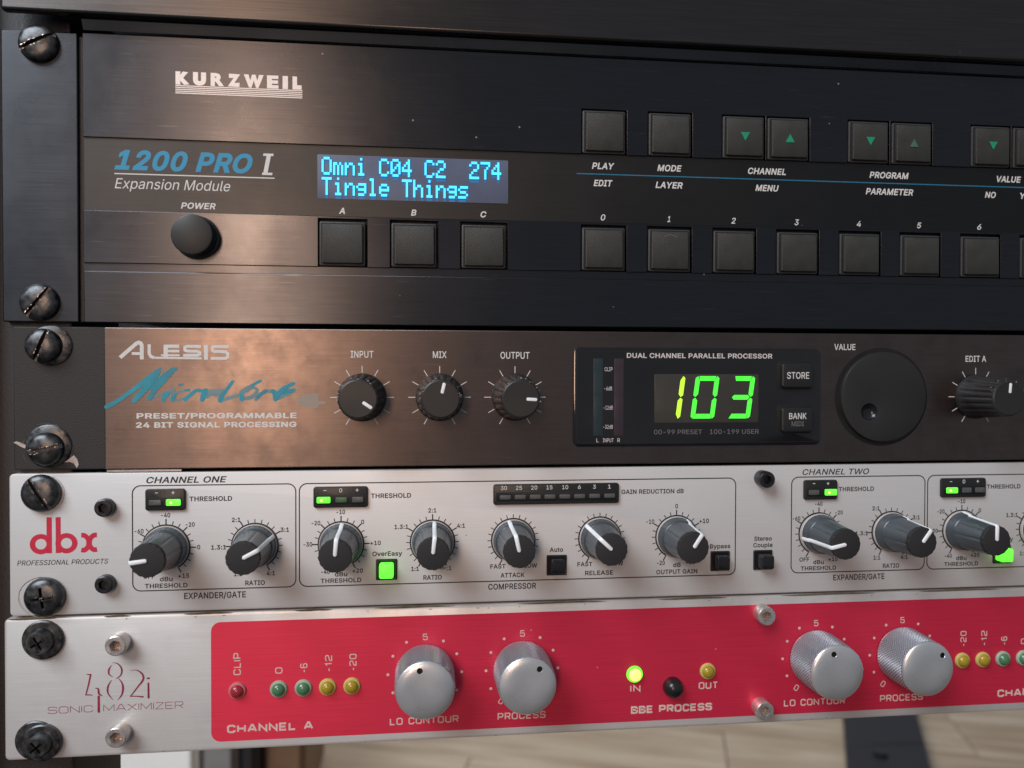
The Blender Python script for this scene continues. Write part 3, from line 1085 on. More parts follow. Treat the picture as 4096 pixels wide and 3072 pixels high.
# vacuum fluorescent display
dp = put('display', MB().rr(121.6, 136.3, 60.4, 13.9, .3, -.56, -.46, .04, seg=2), 'vfd', u1, (121.6, -.5, 136.3))
G5 = {'O': "01110 10001 10001 10001 10001 10001 01110", 'm': "00000 00000 11010 10101 10101 10101 10101",
      'n': "00000 00000 10110 11001 10001 10001 10001", 'i': "00100 00000 01100 00100 00100 00100 01110",
      'C': "01110 10001 10000 10000 10000 10001 01110", '0': "01110 10001 10011 10101 11001 10001 01110",
      '4': "00010 00110 01010 10010 11111 00010 00010", '2': "01110 10001 00001 00110 01000 10000 11111",
      '7': "11111 00001 00010 00100 00100 00100 00100", 'T': "11111 00100 00100 00100 00100 00100 00100",
      'g': "00000 00000 01111 10001 01111 00001 01110", 'l': "01100 00100 00100 00100 00100 00100 01110",
      'e': "00000 00000 01110 10001 11111 10000 01110", 'h': "10000 10000 10110 11001 10001 10001 10001",
      's': "00000 00000 01111 10000 01110 00001 11110"}
for row, line in enumerate(("Omni C04 C2  274", "Tingle Things")):
    zt = 142.45 - row * 6.35
    for i, ch in enumerate(line):
        if ch == ' ':
            continue
        mb = MB()
        gh = MB()  # blue halo and lower ghost reflection painted as dim emissive boxes
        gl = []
        x0 = 92.75 + i * 3.577
        for r, bits in enumerate(G5[ch].split()):
            c = 0
            while c < 5:
                if bits[c] == '1':
                    e = c
                    while e + 1 < 5 and bits[e + 1] == '1':
                        e += 1
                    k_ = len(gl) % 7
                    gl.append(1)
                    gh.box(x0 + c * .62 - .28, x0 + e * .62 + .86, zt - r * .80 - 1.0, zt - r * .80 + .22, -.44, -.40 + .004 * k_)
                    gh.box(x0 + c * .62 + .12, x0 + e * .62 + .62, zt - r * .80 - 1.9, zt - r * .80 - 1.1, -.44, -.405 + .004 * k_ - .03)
                    mb.box(x0 + c * .62, x0 + e * .62 + .61, zt - r * .80 - .76, zt - r * .80, -.28, -.24)
                    c = e
                c += 1
        # vertical bridges make the strokes read as solid, as in the photograph
        rows = G5[ch].split()
        for r in range(6):
            for c in range(5):
                if rows[r][c] == '1' and rows[r + 1][c] == '1':
                    mb.box(x0 + c * .62 + .01, x0 + c * .62 + .60, zt - (r + 1) * .80 - .04, zt - r * .80 - .68, -.275, -.245)
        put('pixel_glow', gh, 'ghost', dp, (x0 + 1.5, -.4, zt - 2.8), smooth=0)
        put('lit_character', mb, 'cyan_glow', dp, (x0 + 1.5, -.26, zt - 2.8), smooth=0)

# ================================================================== unit 2: effects processor
u2 = thing('effects_processor', (0, 0, 44.6), 'worn bronze-black effects unit with green 103 readout and large value wheel', 'effects unit')
put('chassis', MB().box(20, 470, 46, 87, -180, -2.4), 'gap', u2, (240, -2, 46))
mb = MB()
plate(mb, 1.0, 28.5, 44.7, 88.4, [], -2.4, -.7)
put('mounting_ear', mb, 'ear', u2, (15, -.7, 44.7), bevel=.4)
mb = MB()
plate(mb, 27.6, 483, 44.7, 88.3, [], -2.0, 0.15)
put('front_panel', mb, 'brown', u2, (250, 0, 44.7), bevel=.3)
HB = .19
# logo strokes (x, y from the top) mapped on the panel


def A_(x, y):
    return (31.65 + (x - 808) * .0436, 81.1 - (y - 437) * .0452)


mb = MB()
T1 = 1.05
for k, (lw, pl) in enumerate(((1.15, [(822, 483), (930, 388), (948, 380), (962, 386), (968, 400), (968, 495)]),
                              (.85, [(900, 455), (958, 455)]),
                              (.95, [(1018, 392), (1018, 455), (1028, 474), (1050, 483)]),
                              (.62, [(1052, 483), (1375, 486)]),
                              (1.0, [(1222, 404), (1128, 404)]), (1.3, [(1130, 394), (1130, 476)]), (.8, [(1140, 437), (1222, 437)]),
                              (.6, [(1098, 466), (1225, 466)]),
                              (.9, [(1370, 404), (1275, 404), (1260, 410), (1260, 430), (1275, 436), (1345, 438), (1362, 446), (1362, 458),
                                    (1348, 465), (1248, 466)]),
                              (1.2, [(1404, 394), (1404, 495)]),
                              (.9, [(1562, 404), (1462, 404), (1448, 410), (1448, 430), (1462, 438), (1540, 440), (1554, 452), (1554, 474),
                                    (1540, 485), (1436, 486)]))):
    mb.ribbon([A_(*p) for p in pl], lw, HB + .003 * k)
put('logo_lettering', mb, 'white_ink', u2, (48, 0, 81), smooth=0, fix=False)
# brush script logo
mb = MB()


def B_(x, y):
    return (28.4 + (x - 730) * .0439, 63.9 - (y - 812) * .0452)


def A2(x, y):
    return B_((400 + x * .20796) / .5877, (290 + y * .20796) / .5877)


def B2(x, y):
    return B_((820 + x * .2351) / .5877, (290 + y * .2351) / .5877)


FULL = [(A2, [(130, 900), (330, 790), (600, 600), (900, 370), (1150, 160)], (85, 78, 80, 105, 50)),
        (A2, [(1120, 220), (1000, 380), (800, 620), (650, 785)], (70, 120, 120, 85)),
        (A2, [(960, 560), (1150, 370), (1330, 230), (1425, 170)], (60, 105, 110, 85)),
        (A2, [(1400, 190), (1200, 400), (1060, 560), (935, 740)], (80, 105, 90, 90)),
        (A2, [(1290, 640), (1235, 700), (1200, 765)], (80, 95, 85)), (A2, [(1515, 485), (1560, 470)], (48, 42)),
        (A2, [(1620, 585), (1690, 575)], (45, 45)), (A2, [(1430, 660), (1385, 720), (1380, 770)], (70, 85, 75)),
        (A2, [(1615, 765), (1720, 670), (1830, 590), (1960, 600)], (80, 75, 70, 80)),
        (A2, [(2010, 580), (1975, 680), (1945, 765)], (80, 105, 85)),
        (B2, [(455, 365), (350, 510), (265, 620), (243, 690)], (56, 62, 80, 84)),
        (B2, [(930, 350), (800, 425)], (50, 50)), (B2, [(610, 600), (610, 665)], (80, 80)),
        (B2, [(890, 630), (960, 570), (1020, 530)], (66, 66, 66)),
        (B2, [(1150, 530), (1195, 580), (1195, 665)], (70, 105, 90)),
        (B2, [(1200, 650), (1300, 520), (1420, 440), (1515, 390)], (80, 90, 70, 50)),
        (B2, [(1320, 560), (1430, 530), (1515, 510)], (70, 70, 62))]
FADE = [(A2, [(960, 740), (1080, 690), (1250, 620), (1400, 565)], (60, 36, 42, 60)), (A2, [(1400, 565), (1310, 640)], (62, 80)),
        (A2, [(1620, 585), (1520, 610), (1430, 660)], (45, 50, 60)), (A2, [(1400, 770), (1500, 765), (1570, 740)], (60, 40, 36)),
        (A2, [(2030, 600), (2212, 640)], (90, 140)), (B2, [(0, 590), (120, 540), (290, 520)], (150, 90, 56)),
        (B2, [(285, 680), (420, 640), (560, 600)], (60, 60, 56)), (B2, [(810, 420), (700, 490), (610, 560), (605, 620)], (56, 80, 90, 80)),
        (B2, [(640, 660), (760, 640), (850, 580), (870, 500), (790, 470), (700, 530)], (60, 70, 70, 50, 50, 60)),
        (B2, [(850, 680), (890, 630)], (50, 60)), (B2, [(1020, 530), (1150, 535)], (60, 66)),
        (B2, [(1230, 670), (1350, 610), (1500, 540)], (40, 60, 40))]
for nm, data, mt, hh_ in (('script_logo_fade', FADE, 'faded_teal', HB), ('script_logo', FULL, 'teal_ink', HB + .05)):
    mb = MB()
    for k, (f, pl, ws) in enumerate(data):
        sc_k = .01553 if f is A2 else .01756
        q = smooth_line([(*f(*p), wv * sc_k) for p, wv in zip(pl, ws)], 5)
        mb.brush([(a, b) for a, b, c in q], [c for a, b, c in q], hh_ + .023 * (k % 2))
    put(nm, mb, mt, u2, (56, 0, 69), smooth=0, fix=False)
mb = MB()
mb.poly([B2(*p) for p in ((1560, 660), (1660, 610), (1780, 575), (1935, 570), (1950, 700), (2070, 705), (2070, 755), (1955, 765), (1930, 820),
                          (1850, 840), (1700, 800), (1580, 740))], HB)
put('worn_numeral', mb, 'faded_num', u2, (90, 0, 65), smooth=0)
text('PRESET/PROGRAMMABLE', 61.0, 61.1, 48.0, 1.7, 'white_ink', u2, h=HB, bold=.045)
text('24 BIT SIGNAL PROCESSING', 60.9, 58.3, 48.2, 1.7, 'white_ink', u2, h=HB, bold=.045)
for s, x, z, wd, ht in (('INPUT', 105.3, 80.4, 7.1, 2.15), ('MIX', 129.8, 80.4, 4.4, 2.15), ('OUTPUT', 154.1, 80.3, 9.5, 2.2),
                        ('VALUE', 267.0, 83.7, 7.6, 2.05), ('EDIT A', 315.1, 79.9, 7.7, 2.1)):
    text(s, x, z, wd, ht, 'white_ink', u2, h=HB, bold=.016)


def dial_ticks(parent, cx, cz, angs, r0, r1, lw, m, h, name='dial_scale'):
    mb = MB()
    for a in angs:
        ra, rb, l_ = (r0, r1, lw) if not isinstance(a, tuple) else (a[1], a[2], a[3])
        t = math.radians(a if not isinstance(a, tuple) else a[0])
        mb.ribbon([(cx + ra * math.sin(t), cz + ra * math.cos(t)), (cx + rb * math.sin(t), cz + rb * math.cos(t))], l_, h)
    return put(name, mb, m, parent, (cx, h, cz), smooth=0)


def ribbed_knob(cx, cz, ang):
    pr = [(7.55, .2), (7.6, 1.2), (7.45, 1.6), (7.05, 4), (6.75, 8), (6.4, 12), (6.15, 15.2), (5.95, 15.8)]
    o = put('ribbed_knob', fluted(cx, cz, pr, 20, .06, 3.0, 16.2, seg=160, sharp=2.2), 'black_knob', u2, (cx, 0, cz), smooth=40)
    put('knob_face', MB().lathe(cx, cz, [(5.95, 15.5), (5.8, 15.9), (5.4, 16.1), (0, 16.1)], 64), 'wheel', o, (cx, 16, cz), smooth=20)
    rw = MB()  # sparkle along the upper rim, painted as small light quads
    rk_ = random.Random(int(cx))
    for k in range(14):
        a = math.radians(rk_.uniform(-20, 190))
        r_, l_ = rk_.uniform(5.75, 6.45), rk_.uniform(.12, .4)
        hz = 15.95 if r_ < 6.0 else 15.95 - (r_ - 6.0) * 6
        x_, z_ = cx + r_ * math.cos(a), cz + r_ * math.sin(a)
        rw.poly([(x_ - l_, z_ - .06), (x_, z_ - .16), (x_ + l_, z_ + .05), (x_ + .05, z_ + .17)], hz + .15)
    put('rim_wear', rw, 'dirt_grey', o, (cx, 16, cz), smooth=0)
    put('pointer_mark', pointer_line(cx, cz, ang, [(1.7, 16.1), (1.9, 16.1), (4.7, 16.1), (4.95, 16.1)], .95, .10), 'pointer', o, (cx, 16, cz))
    return o


for cx, ang in ((105.3, 124), (129.8, 13), (154.1, 93), (315.1, 4)):
    dial_ticks(u2, cx, 66.75, [a for a in range(-150, 151, 30)], 7.8, 10.0, .24, 'white_ink', HB)
    ribbed_knob(cx, 66.75, ang)

# display block
db = put('display_block', MB().rr(215.75, 66.75, 85.2, 32.5, 2.2, -.2, .75, .35, seg=6), 'glass', u2, (215.75, 0, 66.75))
HD = .775
put('border_groove', round_box_line(174.4, 257.1, 51.7, 81.8, 1.6, .12, HD), 'gap', db, (215, HD, 66.7), smooth=0)
put('readout_window', MB().rr(218.3, 66.3, 35.8, 16.1, .4, .7, HD + .03, .02, seg=2), 'window', db, (218.3, HD, 66.3))
put('meter_bar', MB().rr(181.45, 66.75, 3.1, 25.3, .1, .7, HD, .02, seg=2), 'bar_l', db, (181.4, HD, 66.7))
put('meter_bar', MB().rr(188.4, 66.75, 3.1, 25.3, .1, .7, HD, .02, seg=2), 'bar_r', db, (188.4, HD, 66.7))
text('DUAL CHANNEL PARALLEL PROCESSOR', 216.0, 80.45, 50.0, 1.6, 'silver_ink', db, h=HD + .01, bold=.03)
for s, x, z, wd, ht in (('CLIP', 184.9, 75.9, 2.6, 1.25), ('-6dB', 184.8, 69.6, 2.6, 1.25), ('-12dB', 184.8, 63.3, 3.1, 1.25),
                        ('-32dB', 184.8, 57.0, 3.2, 1.25), ('L', 181.3, 52.6, .75, 1.25), ('INPUT', 184.9, 52.6, 3.6, 1.25),
                        ('R', 188.4, 52.6, .85, 1.25)):
    text(s, x, z, wd, ht, 'silver_ink', db, h=HD + .01, bold=.004)
text('00-99 PRESET', 208.5, 55.2, 16.4, 1.5, 'grey_ink', db, h=HD + .01, bold=.006)
text('100-199 USER', 227.9, 55.2, 17.0, 1.5, 'grey_ink', db, h=HD + .01, bold=.006)


def seg_poly(x0, z0, w_, h_, name):
    """one segment of a slanted seven segment digit with its lower left corner at x0, z0"""
    t = 1.55
    g = .13
    hz = h_ / 2
    c = .9
    S = {'a': [(c * .2 + g + .9, h_), (w_ - 1.0 - g, h_), (w_ - t - .1, h_ - t), (t + .1, h_ - t)],
         'd': [(t + .1, t), (w_ - t - .1, t), (w_ - .9 - g, 0), (.7 + g, 0)],
         'g': [(.9 + g, hz), (t + g, hz + t / 2), (w_ - t - g, hz + t / 2), (w_ - .9 - g, hz), (w_ - t - g, hz - t / 2), (t + g, hz - t / 2)],
         'b': [(w_ - .75, h_), (w_, h_ - .7), (w_, hz + .55 + g), (w_ - .75, hz + g), (w_ - t, hz + .95 + g), (w_ - t, h_ - t + .1)],
         'c': [(w_ - .75, hz - g), (w_, hz - .55 - g), (w_, .7), (w_ - .75, 0), (w_ - t, t - .1), (w_ - t, hz - .95 - g)],
         'f': [(.75, h_), (t, h_ - t + .1), (t, hz + .95 + g), (.75, hz + g), (0, hz + .55 + g), (0, h_ - .7)],
         'e': [(.75, hz - g), (t, hz - .95 - g), (t, t - .1), (.75, 0), (0, .7), (0, hz - .55 - g)]}
    return [(x0 + x + z * .135, z0 + z) for x, z in S[name]]


for x0, dig, m in ((200.9, 'bc', 'lime_glow'), (212.6, 'abcdef', 'green_glow'), (225.0, 'abgcd', 'green_glow')):
    for s in dig:
        put('lit_segment', MB().poly(seg_poly(x0, 59.6, 8.15, 14.1, s), HD + .09), m, db, (x0 + 4, HD, 66.5), smooth=0)
for z, lines in ((74.0, (('STORE', 0, 8.1, 2.2),)), (59.15, (('BANK', 1.25, 6.4, 2.05), ('MIDI', -1.35, 4.5, 1.6)))):
    put('button_recess', MB().rr(248.85, z, 12.4, 9.5, 1.3, .6, HD + .02, .02, seg=5), 'hole', db, (248.8, HD, z))
    o = put('push_button', MB().rr(249.2, z - .05, 10.9, 8.3, 1.0, .5, 2.4, .5, seg=5), 'black_plastic', db, (249.2, .7, z))
    # its printing (kept on the block's level)
    for s, dz, wd, ht in lines:
        text(s, 249.3, z + dz + .0, wd * .96, ht, 'white_ink' if s != 'MIDI' else 'grey_ink', db, h=2.43, bold=.012)

# value wheel with finger dimple
wc = (280.35, 66.75)
wh = MB().lathe(wc[0], wc[1], [(16.75, .16), (16.75, .26), (16.4, .28), (.5, .25)], 72)
wo = put('wheel_well', wh, 'hole', u2, (wc[0], 0, wc[1]))
N_ = 96
out = lambda r, h: [(wc[0] + r * math.cos(2 * PI * i / N_), h, wc[1] + r * math.sin(2 * PI * i / N_)) for i in range(N_)]
dc = (275.0, 61.65)
dim = lambda r, h: [(dc[0] + r * math.cos(2 * PI * i / N_), h, dc[1] + r * math.sin(2 * PI * i / N_)) for i in range(N_)]
mb = MB()
mb.loops([out(15.35, .1), out(15.35, 1.3), out(15.3, 1.7), out(15.15, 1.92), out(14.9, 2.0), dim(3.2, 2.0), dim(2.95, 1.96)], cap1=False)
vw = put('value_wheel', mb, 'wheel', u2, (wc[0], 2, wc[1]), smooth=35)
mb = MB()
mb.loops([dim(2.95, 1.96), dim(2.8, 1.7), dim(2.4, 1.15), dim(1.8, .72), dim(1.1, .48), dim(.5, .40), dim(.02, .39)], cap1=False)
put('finger_dimple', mb, 'black_gloss', vw, (dc[0], 2, dc[1]), smooth=60)
# bare chips and scrapes round the lower screw
mb = MB()
mb.poly([(1.0, 53.1), (1.9, 53.5), (3.2, 53.0), (4.6, 52.3), (4.3, 51.3), (3.3, 51.7), (2.2, 52.4)], -.66)
mb.poly([(15.6, 46.9), (17.1, 48.1), (18.3, 49.1), (19.3, 47.9), (19.7, 46.2), (19.2, 45.1), (18.3, 46.6), (17.0, 47.1)], -.66)
put('bare_chip', mb, 'chip', u2, (10, -.7, 49), smooth=0)
mb = MB()
for a0, a1, r in ((40, 175, 6.9), (-40, 20, 7.4), (60, 120, 7.9), (190, 215, 6.8)):
    pts = [(10.4 + r * math.cos(math.radians(a0 + (a1 - a0) * i / 14)) * (1 + .02 * math.sin(i * 2.1)),
            51.0 + r * math.sin(math.radians(a0 + (a1 - a0) * i / 14))) for i in range(15)]
    mb.ribbon(pts, [.06 + .22 * abs(math.sin(i * 1.7 + r)) for i in range(15)], -.665)
put('scraped_ring', mb, 'screw', u2, (10, -.7, 51), smooth=0)

# ================================================================== unit 3: compressor
u3 = thing('compressor', (0, 0, 0), 'silver two-channel compressor with slate knobs, white pointers and green lamps', 'compressor')
put('chassis', MB().box(18, 470, 1.5, 42.5, -200, -3.4), 'gap', u3, (240, -3, 1.5))
put('front_panel', MB().rr(241.5, 21.95, 483, 43.3, 1.3, -3.0, 0, .3, seg=4), 'silver', u3, (241.5, 0, .3))
HS = .03
put('top_lip', MB().box(28, 50, 43.85, 44.45, -1.5, -.5), 'chassis', u3, (39, -.5, 44))
# dbx style three letter logo: two rings with stems and a waisted cross
mb = MB()


def D_(x, y):
    return (5.8 + (x - 220) * .0392, 30.3 - (y - 405) * .0418)


def ring_(cx, cz, ro, ri, h):
    n = 40
    a = [(cx + ro * math.cos(2 * PI * i / n), h, cz + ro * .97 * math.sin(2 * PI * i / n)) for i in range(n)]
    b = [(cx + ri * math.cos(2 * PI * i / n), h, cz + ri * math.sin(2 * PI * i / n)) for i in range(n)]
    mb.add(a + b, [(i, (i + 1) % n, n + (i + 1) % n, n + i) for i in range(n)])


ring_(*D_(301, 600), 3.2, 1.62, HS)
ring_(*D_(489, 597), 3.2, 1.62, HS + .002)
for x0, x1 in ((343, 382), (410, 447)):
    a, b = D_(x0, 405), D_(x1, 668)
    mb.poly([(a[0], b[1]), (b[0], b[1]), (b[0], a[1]), (a[0], a[1])], HS + .004)
for k, pl in enumerate(([(598, 541), (622, 543), (646, 565), (654, 597), (646, 628), (622, 650), (598, 648)],
                        [(714, 541), (690, 543), (666, 565), (658, 597), (666, 628), (690, 648), (714, 646)])):
    mb.ribbon(smooth_line([D_(*p) for p in pl], 4), 1.45, HS + .006 + .002 * k)
put('logo_lettering', mb, 'red_ink', u3, (15.5, 0, 24.7), smooth=0, fix=False)
text('PROFESSIONAL PRODUCTS', 15.3, 16.5, 26.3, 1.5, 'black_ink', u3, h=HS, shear=.22, bold=.004)
text('CHANNEL ONE', 51.7, 41.25, 24.0, 1.95, 'grey_black_ink', u3, h=HS, shear=.22, bold=.028)
text('CHANNEL TWO', 264.3, 41.25, 24.0, 1.95, 'grey_black_ink', u3, h=HS, shear=.22, bold=.016)
for x0, x1 in ((35.6, 84.7), (85.8, 228.8), (248.5, 296.8), (297.8, 440.8)):
    put('section_outline', round_box_line(x0, x1, 7.0, 39.55, 2.4, .34, HS), 'black_ink', u3, ((x0 + x1) / 2, HS, 23), smooth=0)

LAB = 1.42


def small(s, x, z, wd, ht=LAB, m='grey_black_ink', bold=.032, h=HS):
    if s == '∞:1':
        mb = MB()
        for k, sg in enumerate((-1, 1)):
            n = 14
            mb.ribbon([(x - .95 + sg * .42 + .42 * math.cos(2 * PI * i / n), z + .33 * math.sin(2 * PI * i / n)) for i in range(n)], .2,
                      h + .002 * k, closed=True)
        put('lettering', mb, m, u3, (x - .95, h, z), smooth=0, fix=False)
        return text(':1', x + 1.05, z, 1.35, ht, m, u3, h=h, bold=bold)
    return text(s, x, z, wd, ht, m, u3, h=h, bold=bold)


def fluted_knob(cx, cz, ang, first=None):
    if first is None:
        pr = [(6.55, .15), (6.6, 1.0), (6.45, 1.6), (6.25, 3.6), (6.0, 4.1), (5.75, 4.3), (5.55, 7.5), (5.25, 11.5), (4.98, 15.6)]
        fm = fluted(0, 0, pr, 8, .05, 4.3, 16, seg=144, sharp=16)
        o = put('knob', fm, 'knob_side', u3, (0, 0, 0), smooth=42)
        put('knob_cap', fluted(0, 0, [(5.0, 15.4), (5.0, 16.5), (4.86, 16.78), (4.6, 16.85), (0, 16.85)], 16, .028, 4.3, 17, seg=144, sharp=2),
            'knob_cap', o, (0, 0, 0), smooth=35)
        pth = [(6.5, .5), (6.55, .9), (6.4, 1.7), (6.2, 3.6), (5.95, 4.2), (5.72, 4.6), (5.5, 7.5), (5.25, 11.5), (5.03, 14.8), (4.97, 16.3),
               (4.75, 16.75), (4.3, 16.87), (.4, 16.87), (.05, 16.87)]
        put('pointer_line', pointer_line(0, 0, 0, pth, 1.22, .34), 'pointer', o, (0, 0, 0), smooth=50)
        put('knob_bushing', MB().lathe(0, 0, [(6.85, .02), (6.85, .5), (6.6, .75), (5.5, .75)], 48), 'knob_ring', o, (0, 0, 0))
    else:
        o = dup(first, (cx, 0, cz), u3)
    W = Vector((cx * MM, 0, cz * MM))
    WL[o.name] = W
    o.location = W - WL[u3.name]
    o.rotation_euler.y = math.radians(ang)
    return o


kfirst = None
MIN, MAJ = (7.35, 8.45), (7.25, 8.95)


def scale(cx, cz, majors):
    angs = [(a, MAJ[0], MAJ[1], .38) if a in majors else (a, MIN[0], MIN[1], .27) for a in range(-150, 151, 15)]
    dial_ticks(u3, cx, cz, angs, 7, 8, .17, 'black_ink', HS)
    pts = [(cx + 7.05 * math.sin(math.radians(a)), cz + 7.05 * math.cos(math.radians(a))) for a in range(-150, 151, 6)]
    put('dial_ring', MB().ribbon(pts, .52, HS + .002), 'black_ink', u3, (cx, HS, cz), smooth=0)


KZ = 20.2
ch1 = {'thr': 45.5, 'rat': 72.2, 'thr2': 98.7, 'rat2': 127.6, 'att': 153.7, 'rel': 182.4, 'gain': 208.4}
knobs = [(45.5, 263), (72.2, 62), (98.7, 4), (127.6, 5), (153.7, -13), (182.4, -47), (208.4, 33), (258.6, 258), (284.7, 36), (310.6, 0)]
for cx, ang in knobs + [(339.8, 0)]:
    k = fluted_knob(cx, KZ, ang, kfirst)
    kfirst = kfirst or k
for off in (0, 212.8):
    c = 45.5 + off
    scale(c, KZ, (-150, -60, 0, 45, 90, 150))
    small('-60', c - 8.0, 25.5, 2.7)
    small('-40', c - .1, 30.35, 2.7)
    small('-20', c + 7.2, 27.3, 2.7)
    small('0', c + 9.7, KZ, .95)
    small('+15', c + 5.2, 11.4, 3.3)
    small('OFF', c - 5.1, 11.5, 3.5)
    small('dBu', c, 10.5, 3.8)
    small('THRESHOLD', c, 8.45, 12.7)
    small('THRESHOLD', c + 13.4, 35.25, 12.8, 1.5)
    c = 72.2 + off - (.4 if off else 0)
    scale(c, KZ, (-150, -90, -30, 60, 150))
    small('2:1', c - 5.7, 28.5, 2.65)
    small('3:1', c + 9.1, 25.1, 2.65)
    small('1.3:1', c - 11.0 + (.2 if off else 0), 20.0, 4.5)
    small('4:1', c + 4.8, 11.5, 2.6)
    small('1:1', c - 5.2, 11.5, 2.45)
    small('RATIO', c, 8.6, 6.0, 1.5)
    text('EXPANDER/GATE', 60.1 + off, 5.05, 18.6, 1.95, 'grey_black_ink', u3, h=HS, bold=.028)
    c = 98.7 + off - (.9 if off else 0)
    scale(c, KZ, (-150, -90, -45, 0, 45, 90, 150))
    small('-30', c - 10.3, 20.3, 2.7)
    small('-20', c - 7.8, 27.0, 2.7)
    small('-10', c - .1, 30.4, 2.7)
    small('0', c + 6.75, 27.1, .95)
    small('+10', c + 10.8, 20.3, 3.3)
    small('+20', c + 5.2, 11.6, 3.3)
    small('-40', c - 4.9, 11.5, 2.7)
    small('dBu', c, 10.6, 3.9)
    small('THRESHOLD', c, 8.6, 12.7)
    small('THRESHOLD', c + 15.7, 35.35, 12.7, 1.5)
    c = 127.6 + off - (.9 if off else 0)
    scale(c, KZ, (-150, -60, 0, 60, 150))
    small('1.3:1', c - 9.95, 25.3, 4.4)
    if off:
        small('OverEasy', 325.4, 16.8, 9.3, 1.45)
        small('1:1', c - 5.6, 11.7, 2.45)
        continue
    small('2:1', c - .1, 30.4, 2.6)
    small('4:1', c + 9.1, 25.3, 2.6)
    small('1:1', c - 5.6, 11.7, 2.45)
    small('∞:1', c + 4.3, 11.7, 3.6)
    small('RATIO', c, 8.8, 5.9, 1.5)
for c, nm in ((153.7, 'ATTACK'), (182.4, 'RELEASE')):
    scale(c, KZ, (-150, 150))
    small('FAST', c - 5.0, 11.8, 5.0)
    small('SLOW', c + 5.1, 11.8, 5.6)
    small(nm, c - .2, 8.85, 7.9 if nm == 'ATTACK' else 9.4, 1.5)
c = 208.4
scale(c, KZ, (-150, -60, 0, 60, 150))
for s, x, z, wd in (('0', 208.4, 30.4, .95), ('-10', 199.4, 25.4, 2.7), ('+10', 217.9, 25.3, 3.3), ('-20', 203.1, 11.6, 2.7),
                    ('dB', 208.6, 10.8, 2.6), ('+20', 213.2, 11.6, 3.2), ('OUTPUT GAIN', 208.6, 8.55, 14.1),
                    ('OverEasy', 113.2, 16.8, 9.4), ('Auto', 167.9, 16.8, 4.5), ('Bypass', 223.5, 16.7, 7.1), ('Stereo', 238.5, 18.95, 6.2),
                    ('Couple', 238.5, 16.75, 6.8), ('GAIN REDUCTION dB', 200.2, 35.45, 21.2)):
    small(s, x, z, wd, 1.48)
text('COMPRESSOR', 153.4, 5.2, 15.7, 1.9, 'grey_black_ink', u3, h=HS, bold=.028)

# meter blocks with their lenses
def meter(x0, x1, lenses, marks, z0=31.9, z1=38.55):
    cx, cz = (x0 + x1) / 2, (z0 + z1) / 2
    H = .9
    o = put('meter_block', MB().rr(cx, cz, x1 - x0, z1 - z0, .8, -.2, H, .25, seg=4), 'black_plastic', u3, (cx, 0, cz))
    put('meter_slot', MB().rr(cx, z0 + 2.55, x1 - x0 - 1.8, 3.0, .3, .5, H + .02, .02, seg=3), 'hole', o, (cx, H, z0 + 2.6))
    for x, wd, ht, m in lenses:
        put('meter_lens', MB().rr(x, z0 + 2.5, wd, ht, .35, .6, H + .35, .18, seg=3), m, o, (x, H, z0 + 2.5))
    for x, wd, ht, m in lenses:
        if m == 'led_on':
            put('lamp_core', MB().rr(x - .7, z0 + 2.45, .9, .8, .35, H + .3, H + .38, .02, seg=3), 'led_hot', o, (x, H, z0 + 2.5), smooth=0)
    for s, x, wd in marks:
        if s in '+-':
            mb = MB().box(x - .45, x + .45, z1 - 1.25, z1 - 1.03, H, H + .03)
            if s == '+':
                mb.box(x - .12, x + .12, z1 - 1.6, z1 - .68, H, H + .035)
            put('lettering', mb, 'white_ink', o, (x, H, z1 - 1.2), smooth=0)
        else:
            text(s, x, z1 - 1.15, wd, 1.3, 'white_ink', o, h=H + .03, bold=.012)
    return o


meter(39.6, 51.4, ((42.6, 3.7, 1.7, 'led_off'), (48.0, 4.3, 2.0, 'led_on')), (('-', 43.0, 1), ('+', 47.9, 1)))
meter(90.2, 107.1, ((93.4, 4.2, 1.95, 'led_on'), (98.9, 3.6, 1.7, 'led_dim'), (104.0, 3.6, 1.8, 'led_off')),
      (('-', 93.8, 1), ('0', 98.7, .95), ('+', 103.8, 1)))
meter(252.6, 264.5, ((256.0, 3.7, 1.7, 'led_off'), (262.0, 4.3, 2.1, 'led_on')), (('-', 256.0, 1), ('+', 261.0, 1)))
meter(302.3, 319.0, ((306.2, 4.2, 1.95, 'led_on'), (311.7, 3.4, 1.8, 'led_off'), (316.6, 3.6, 1.8, 'led_off')),
      (('-', 305.8, 1), ('0', 310.6, .95), ('+', 315.8, 1)))
gx = [151.0, 155.85, 160.8, 165.6, 170.5, 175.4, 180.4, 185.4]
meter(147.1, 188.6, [(x, 3.65, 1.45, 'led_off') for x in gx],
      [(s, x + .0, 2.0 if len(s) > 1 else .95) for s, x in zip(('30', '25', '20', '15', '10', '6', '3', '1'),
                                                              (150.5, 155.4, 160.4, 165.4, 170.6, 175.3, 180.3, 185.3))])
